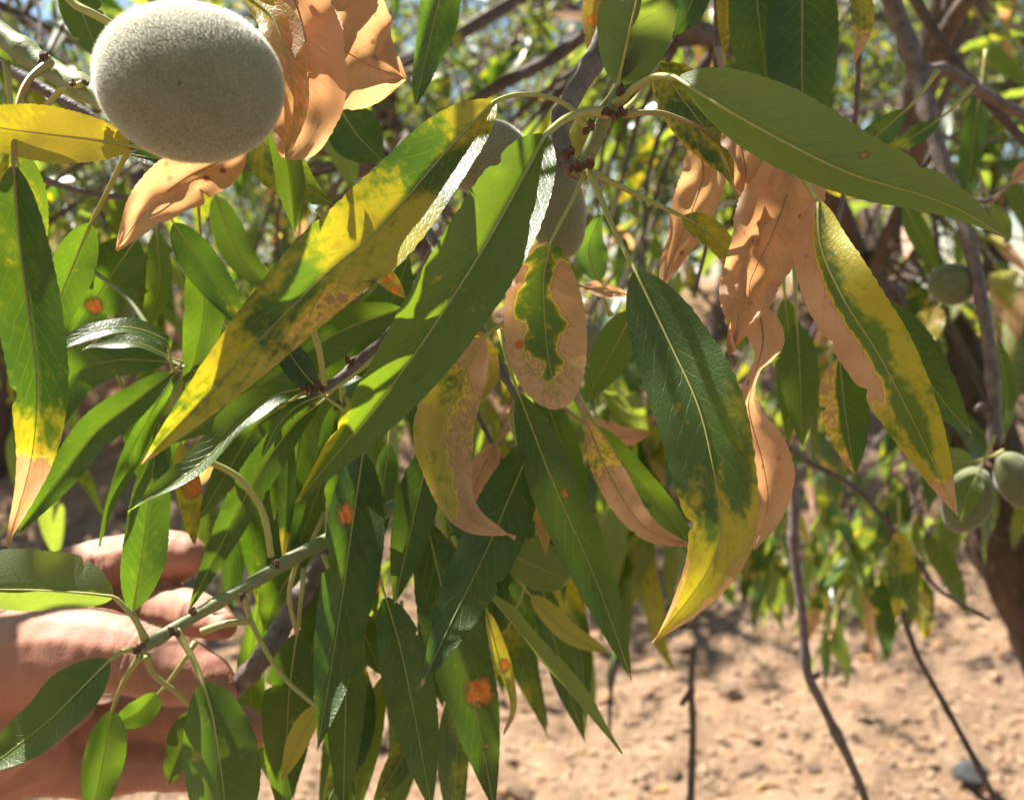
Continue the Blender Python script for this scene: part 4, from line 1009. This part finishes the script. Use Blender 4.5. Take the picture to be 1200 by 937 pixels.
# ------------------------------------------------------------------ the hand
def make_hand():
    bm = bmesh.new(); org = at(40, 800, .33)
    def chain(pts):
        P = [at(x, y, d) for (x, y, d, r) in pts]; RR = [r * d / F for (x, y, d, r) in pts]
        n = 40
        Q = spline([Vector((*p,)) for p in P], n)
        # radius by nearest control parameter
        acc = [0.0]
        for i in range(1, len(P)): acc.append(acc[-1] + (P[i] - P[i-1]).length)
        for i, q in enumerate(Q):
            s = acc[-1] * i / (n - 1); j = 0
            while j < len(acc) - 2 and acc[j+1] < s: j += 1
            f = (s - acc[j]) / (acc[j+1] - acc[j]); f = f * f * (3 - 2 * f)
            r = RR[j] + (RR[j+1] - RR[j]) * f
            bmesh.ops.create_icosphere(bm, subdivisions=2, radius=r, matrix=Matrix.Translation(q - org))
    # forearm, wrist, back of the hand
    chain([(-260, 975, .337, 96), (-120, 890, .335, 98), (-30, 830, .335, 92), (40, 800, .335, 78)])
    chain([(-120, 880, .335, 96), (-40, 780, .335, 84), (20, 740, .335, 64), (60, 716, .34, 44)])
    chain([(-120, 900, .34, 90), (-20, 880, .345, 70), (40, 872, .35, 52)])
    # thumb: across the front, pressing on the twig
    chain([(20, 772, .318, 62), (80, 762, .306, 54), (150, 768, .300, 46), (200, 784, .297, 43), (236, 796, .295, 34), (262, 806, .294, 20)])
    # index: raised behind
    chain([(10, 730, .345, 50), (72, 684, .352, 38), (120, 664, .355, 35), (170, 654, .352, 33), (204, 652, .348, 31), (220, 652, .346, 25)])
    # middle
    chain([(30, 760, .35, 48), (110, 728, .358, 36), (170, 712, .352, 31), (215, 716, .338, 29), (250, 728, .322, 24), (262, 733, .316, 18)])
    # ring
    chain([(30, 840, .352, 48), (110, 850, .366, 36), (180, 836, .366, 33), (236, 846, .352, 31), (280, 852, .338, 27), (296, 856, .333, 21)])
    # little
    chain([(20, 880, .350, 50), (100, 896, .362, 38), (180, 894, .362, 33), (244, 900, .352, 29), (276, 904, .345, 22)])
    me = bpy.data.meshes.new('hand_raw'); bm.to_mesh(me); bm.free()
    tmp = bpy.data.objects.new('hand_tmp', me); COL.objects.link(tmp)
    rm = tmp.modifiers.new('r', 'REMESH'); rm.mode = 'VOXEL'; rm.voxel_size = 0.0008
    sm = tmp.modifiers.new('s', 'SMOOTH'); sm.iterations = 14; sm.factor = 0.5
    dg = bpy.context.evaluated_depsgraph_get(); dg.update()
    ev = tmp.evaluated_get(dg); out = bpy.data.meshes.new_from_object(ev)
    bpy.data.objects.remove(tmp)
    # knuckle creases and tendons
    co = np.empty(len(out.vertices) * 3, dtype=np.float32); out.vertices.foreach_get('co', co); co = co.reshape(-1, 3)
    no = np.empty_like(co).ravel(); out.vertices.foreach_get('normal', no); no = no.reshape(-1, 3)
    def cr(x0, y0, d0, x1, y1, d1, sp_, nl):
        return (at((x0 + x1) / 2, (y0 + y1) / 2, (d0 + d1) / 2) - org, (at(x1, y1, d1) - at(x0, y0, d0)).normalized(), sp_, nl)
    creases = [cr(150, 768, .30, 200, 784, .297, .0022, 4), cr(120, 664, .355, 150, 658, .353, .002, 3), cr(150, 716, .352, 200, 714, .342, .002, 3), cr(180, 838, .366, 230, 845, .352, .002, 3)]
    for i in range(len(co)):
        p = co[i]
        h = 0.0009 * mnoise.noise((p[0] * 60, p[1] * 60, p[2] * 60)) + 0.00035 * mnoise.noise((p[0] * 260, p[1] * 120, p[2] * 180))
        for (c_, ax_, sp_, nl) in creases:
            q_ = Vector(p) - c_
            if q_.length_squared > .00036: continue
            s0 = q_.dot(ax_) + .0006 * mnoise.noise((p[0] * 300, p[1] * 300, p[2] * 300))
            for l_ in range(nl):
                h -= .00032 * math.exp(-((s0 - (l_ - (nl - 1) / 2) * sp_) / .00045) ** 2)
        co[i] = p + no[i] * h
    out.vertices.foreach_set('co', co.ravel()); out.update()
    out.name = 'person'
    out.polygons.foreach_set('use_smooth', [True] * len(out.polygons))
    out.materials.clear()
    o = link('person', out, M['skin'], None, org)
    for (x, y, d, rx, ry, ax) in ((214, 630, .3475, 15, 4, 0.0), (258, 716, .318, 12, 4, .25), (288, 838, .336, 14, 5, .1)):
        bm2 = bmesh.new(); bmesh.ops.create_uvsphere(bm2, u_segments=20, v_segments=12, radius=1)
        s_ = d / F
        bm2.transform(Matrix.Rotation(ax, 4, 'Y') @ Matrix.Diagonal((rx * s_, 10 * s_, ry * s_, 1)))
        m2 = bpy.data.meshes.new('fingernail'); bm2.to_mesh(m2); bm2.free(); m2.polygons.foreach_set('use_smooth', [True] * len(m2.polygons))
        link('fingernail', m2, M['nail'], o, at(x, y, d))
    o['label'] = 'bare hand and wrist of a person gripping the almond shoot'; o['category'] = 'person'
    return o
make_hand()

# ------------------------------------------------------------------ clods, gravel and dry litter on the ground
rng = random.Random(77)
def rock_mesh(seed):
    r = random.Random(seed); bm = bmesh.new(); bmesh.ops.create_icosphere(bm, subdivisions=2, radius=1)
    for v in bm.verts:
        v.co *= 1 + .35 * mnoise.noise(v.co * 1.3 + Vector((seed * 3.1, 0, 0))) + .15 * mnoise.noise(v.co * 3.3 + Vector((0, seed, 0)))
        v.co.z *= .7
    me = bpy.data.meshes.new('soil_clod'); bm.to_mesh(me); bm.free(); me.materials.append(M['stone']); return me
ROCK = [rock_mesh(i) for i in range(6)]
def visible_x(y): return .53 * y
n = 0
while n < 130:
    y = 2.7 + 3.6 * rng.random() ** 1.2; x = rng.uniform(-1, 1) * visible_x(y)
    s = rng.uniform(.014, .036) * (1 + .4 * (y > 4)) * rng.choice((.7, 1, 1, 1.7))
    o = bpy.data.objects.new('soil_clod', ROCK[n % 6]); COL.objects.link(o)
    o.location = (x, y, ground_z(x, y) + s * .15); o.scale = (s * rng.uniform(.8, 1.3), s, s * rng.uniform(.7, 1)); o.rotation_euler = (rng.uniform(-.3, .3), rng.uniform(-.3, .3), rng.uniform(0, 6.28))
    bank = y > 4.2 - .16 * x
    o['label'] = 'pale dry soil clod lying on the slope of the bank' if bank else 'pale dry soil clod on the flat ground before the bank'
    o['category'] = 'clod'; o['group'] = 'soil clods on the bank' if bank else 'soil clods on the flat ground'
    n += 1
me = rock_mesh(40); me.name = 'stone'; me.materials.clear()
g = at(1137, 905, 2.9); st = link('stone', me, M['stone_grey'], None, (g.x, g.y, ground_z(g.x, g.y) + .03)); st.scale = (.05, .05, .05)
st['label'] = 'dark grey stone on the sunlit soil under the thin dark twig'; st['category'] = 'stone'
# gravel
vs_, fs = [], []
bm = bmesh.new(); bmesh.ops.create_icosphere(bm, subdivisions=1, radius=1); bv = [v.co.copy() for v in bm.verts]; bf = [tuple(v.index for v in f.verts) for f in bm.faces]; bm.free()
for k in range(6000):
    y = 2.4 + 5 * rng.random() ** 1.2; x = rng.uniform(-1.1, 1.1) * visible_x(y); s = .003 + .016 * rng.random() ** 3
    c = Vector((x, y, ground_z(x, y) + s * .3)); o = len(vs_); sx = rng.uniform(.7, 1.4)
    vs_ += [c + Vector((v.x * s * sx, v.y * s, v.z * s * .7)) * rng.uniform(.8, 1.2) for v in bv]; fs += [tuple(i + o for i in f) for f in bf]
gr = link('gravel', mesh_of('gravel', vs_, fs, False), M['stone']); gr['kind'] = 'stuff'; gr['label'] = 'small stones and crumbs scattered over the soil'; gr['category'] = 'gravel'
# straw and dead leaves
vs_, fs = [], []
for k in range(9000):
    y = 2.6 + 4.6 * rng.random(); x = rng.uniform(-1.1, 1.1) * visible_x(y); z = ground_z(x, y) + .006
    a = rng.uniform(0, 6.28); l = rng.uniform(.015, .06); w = rng.choice((.0010, .0015, .002, .005))
    dv = Vector((math.cos(a), math.sin(a), rng.uniform(-.2, .35))) * l; pv = Vector((-math.sin(a), math.cos(a), rng.uniform(-.4, .4))) * w
    c = Vector((x, y, z)); o = len(vs_); md = c + dv * .5 + Vector((0, 0, rng.uniform(0, .008)))
    vs_ += [c - pv * .6, c + pv * .6, md + pv, md - pv, c + dv]; fs += [(o, o+1, o+2, o+3), (o+3, o+2, o+4)]
sw = link('straw_litter', mesh_of('straw_litter', vs_, fs), M['straw']); sw['kind'] = 'stuff'; sw['label'] = 'dry straw and leaf litter strewn over the soil'; sw['category'] = 'litter'

fi = []
for k in range(700):
    y = 2.6 + 4.4 * rng.random(); x = rng.uniform(-1.1, 1.1) * visible_x(y); a = rng.uniform(0, 6.28)
    fi.append((frame(Vector((x, y, ground_z(x, y) + .008)), Vector((math.cos(a), math.sin(a), rng.uniform(-.1, .25))), Vector((rng.uniform(-.5, .5), rng.uniform(-.5, .5), 1)), rng.uniform(.045, .085)), rng.choice((5, 6, 6, 6)), rng.random()))
fl_ = leaf_mass('fallen_leaves', fi, [(v_, f, np.maximum(lf, np.array([.7, 0, 0, 0], dtype=np.float32)), uv) for (v_, f, lf, uv) in FARP], None, (0, 0, 0))
fl_['label'] = 'dead tan leaves scattered over the orchard soil'; fl_['category'] = 'leaf litter'
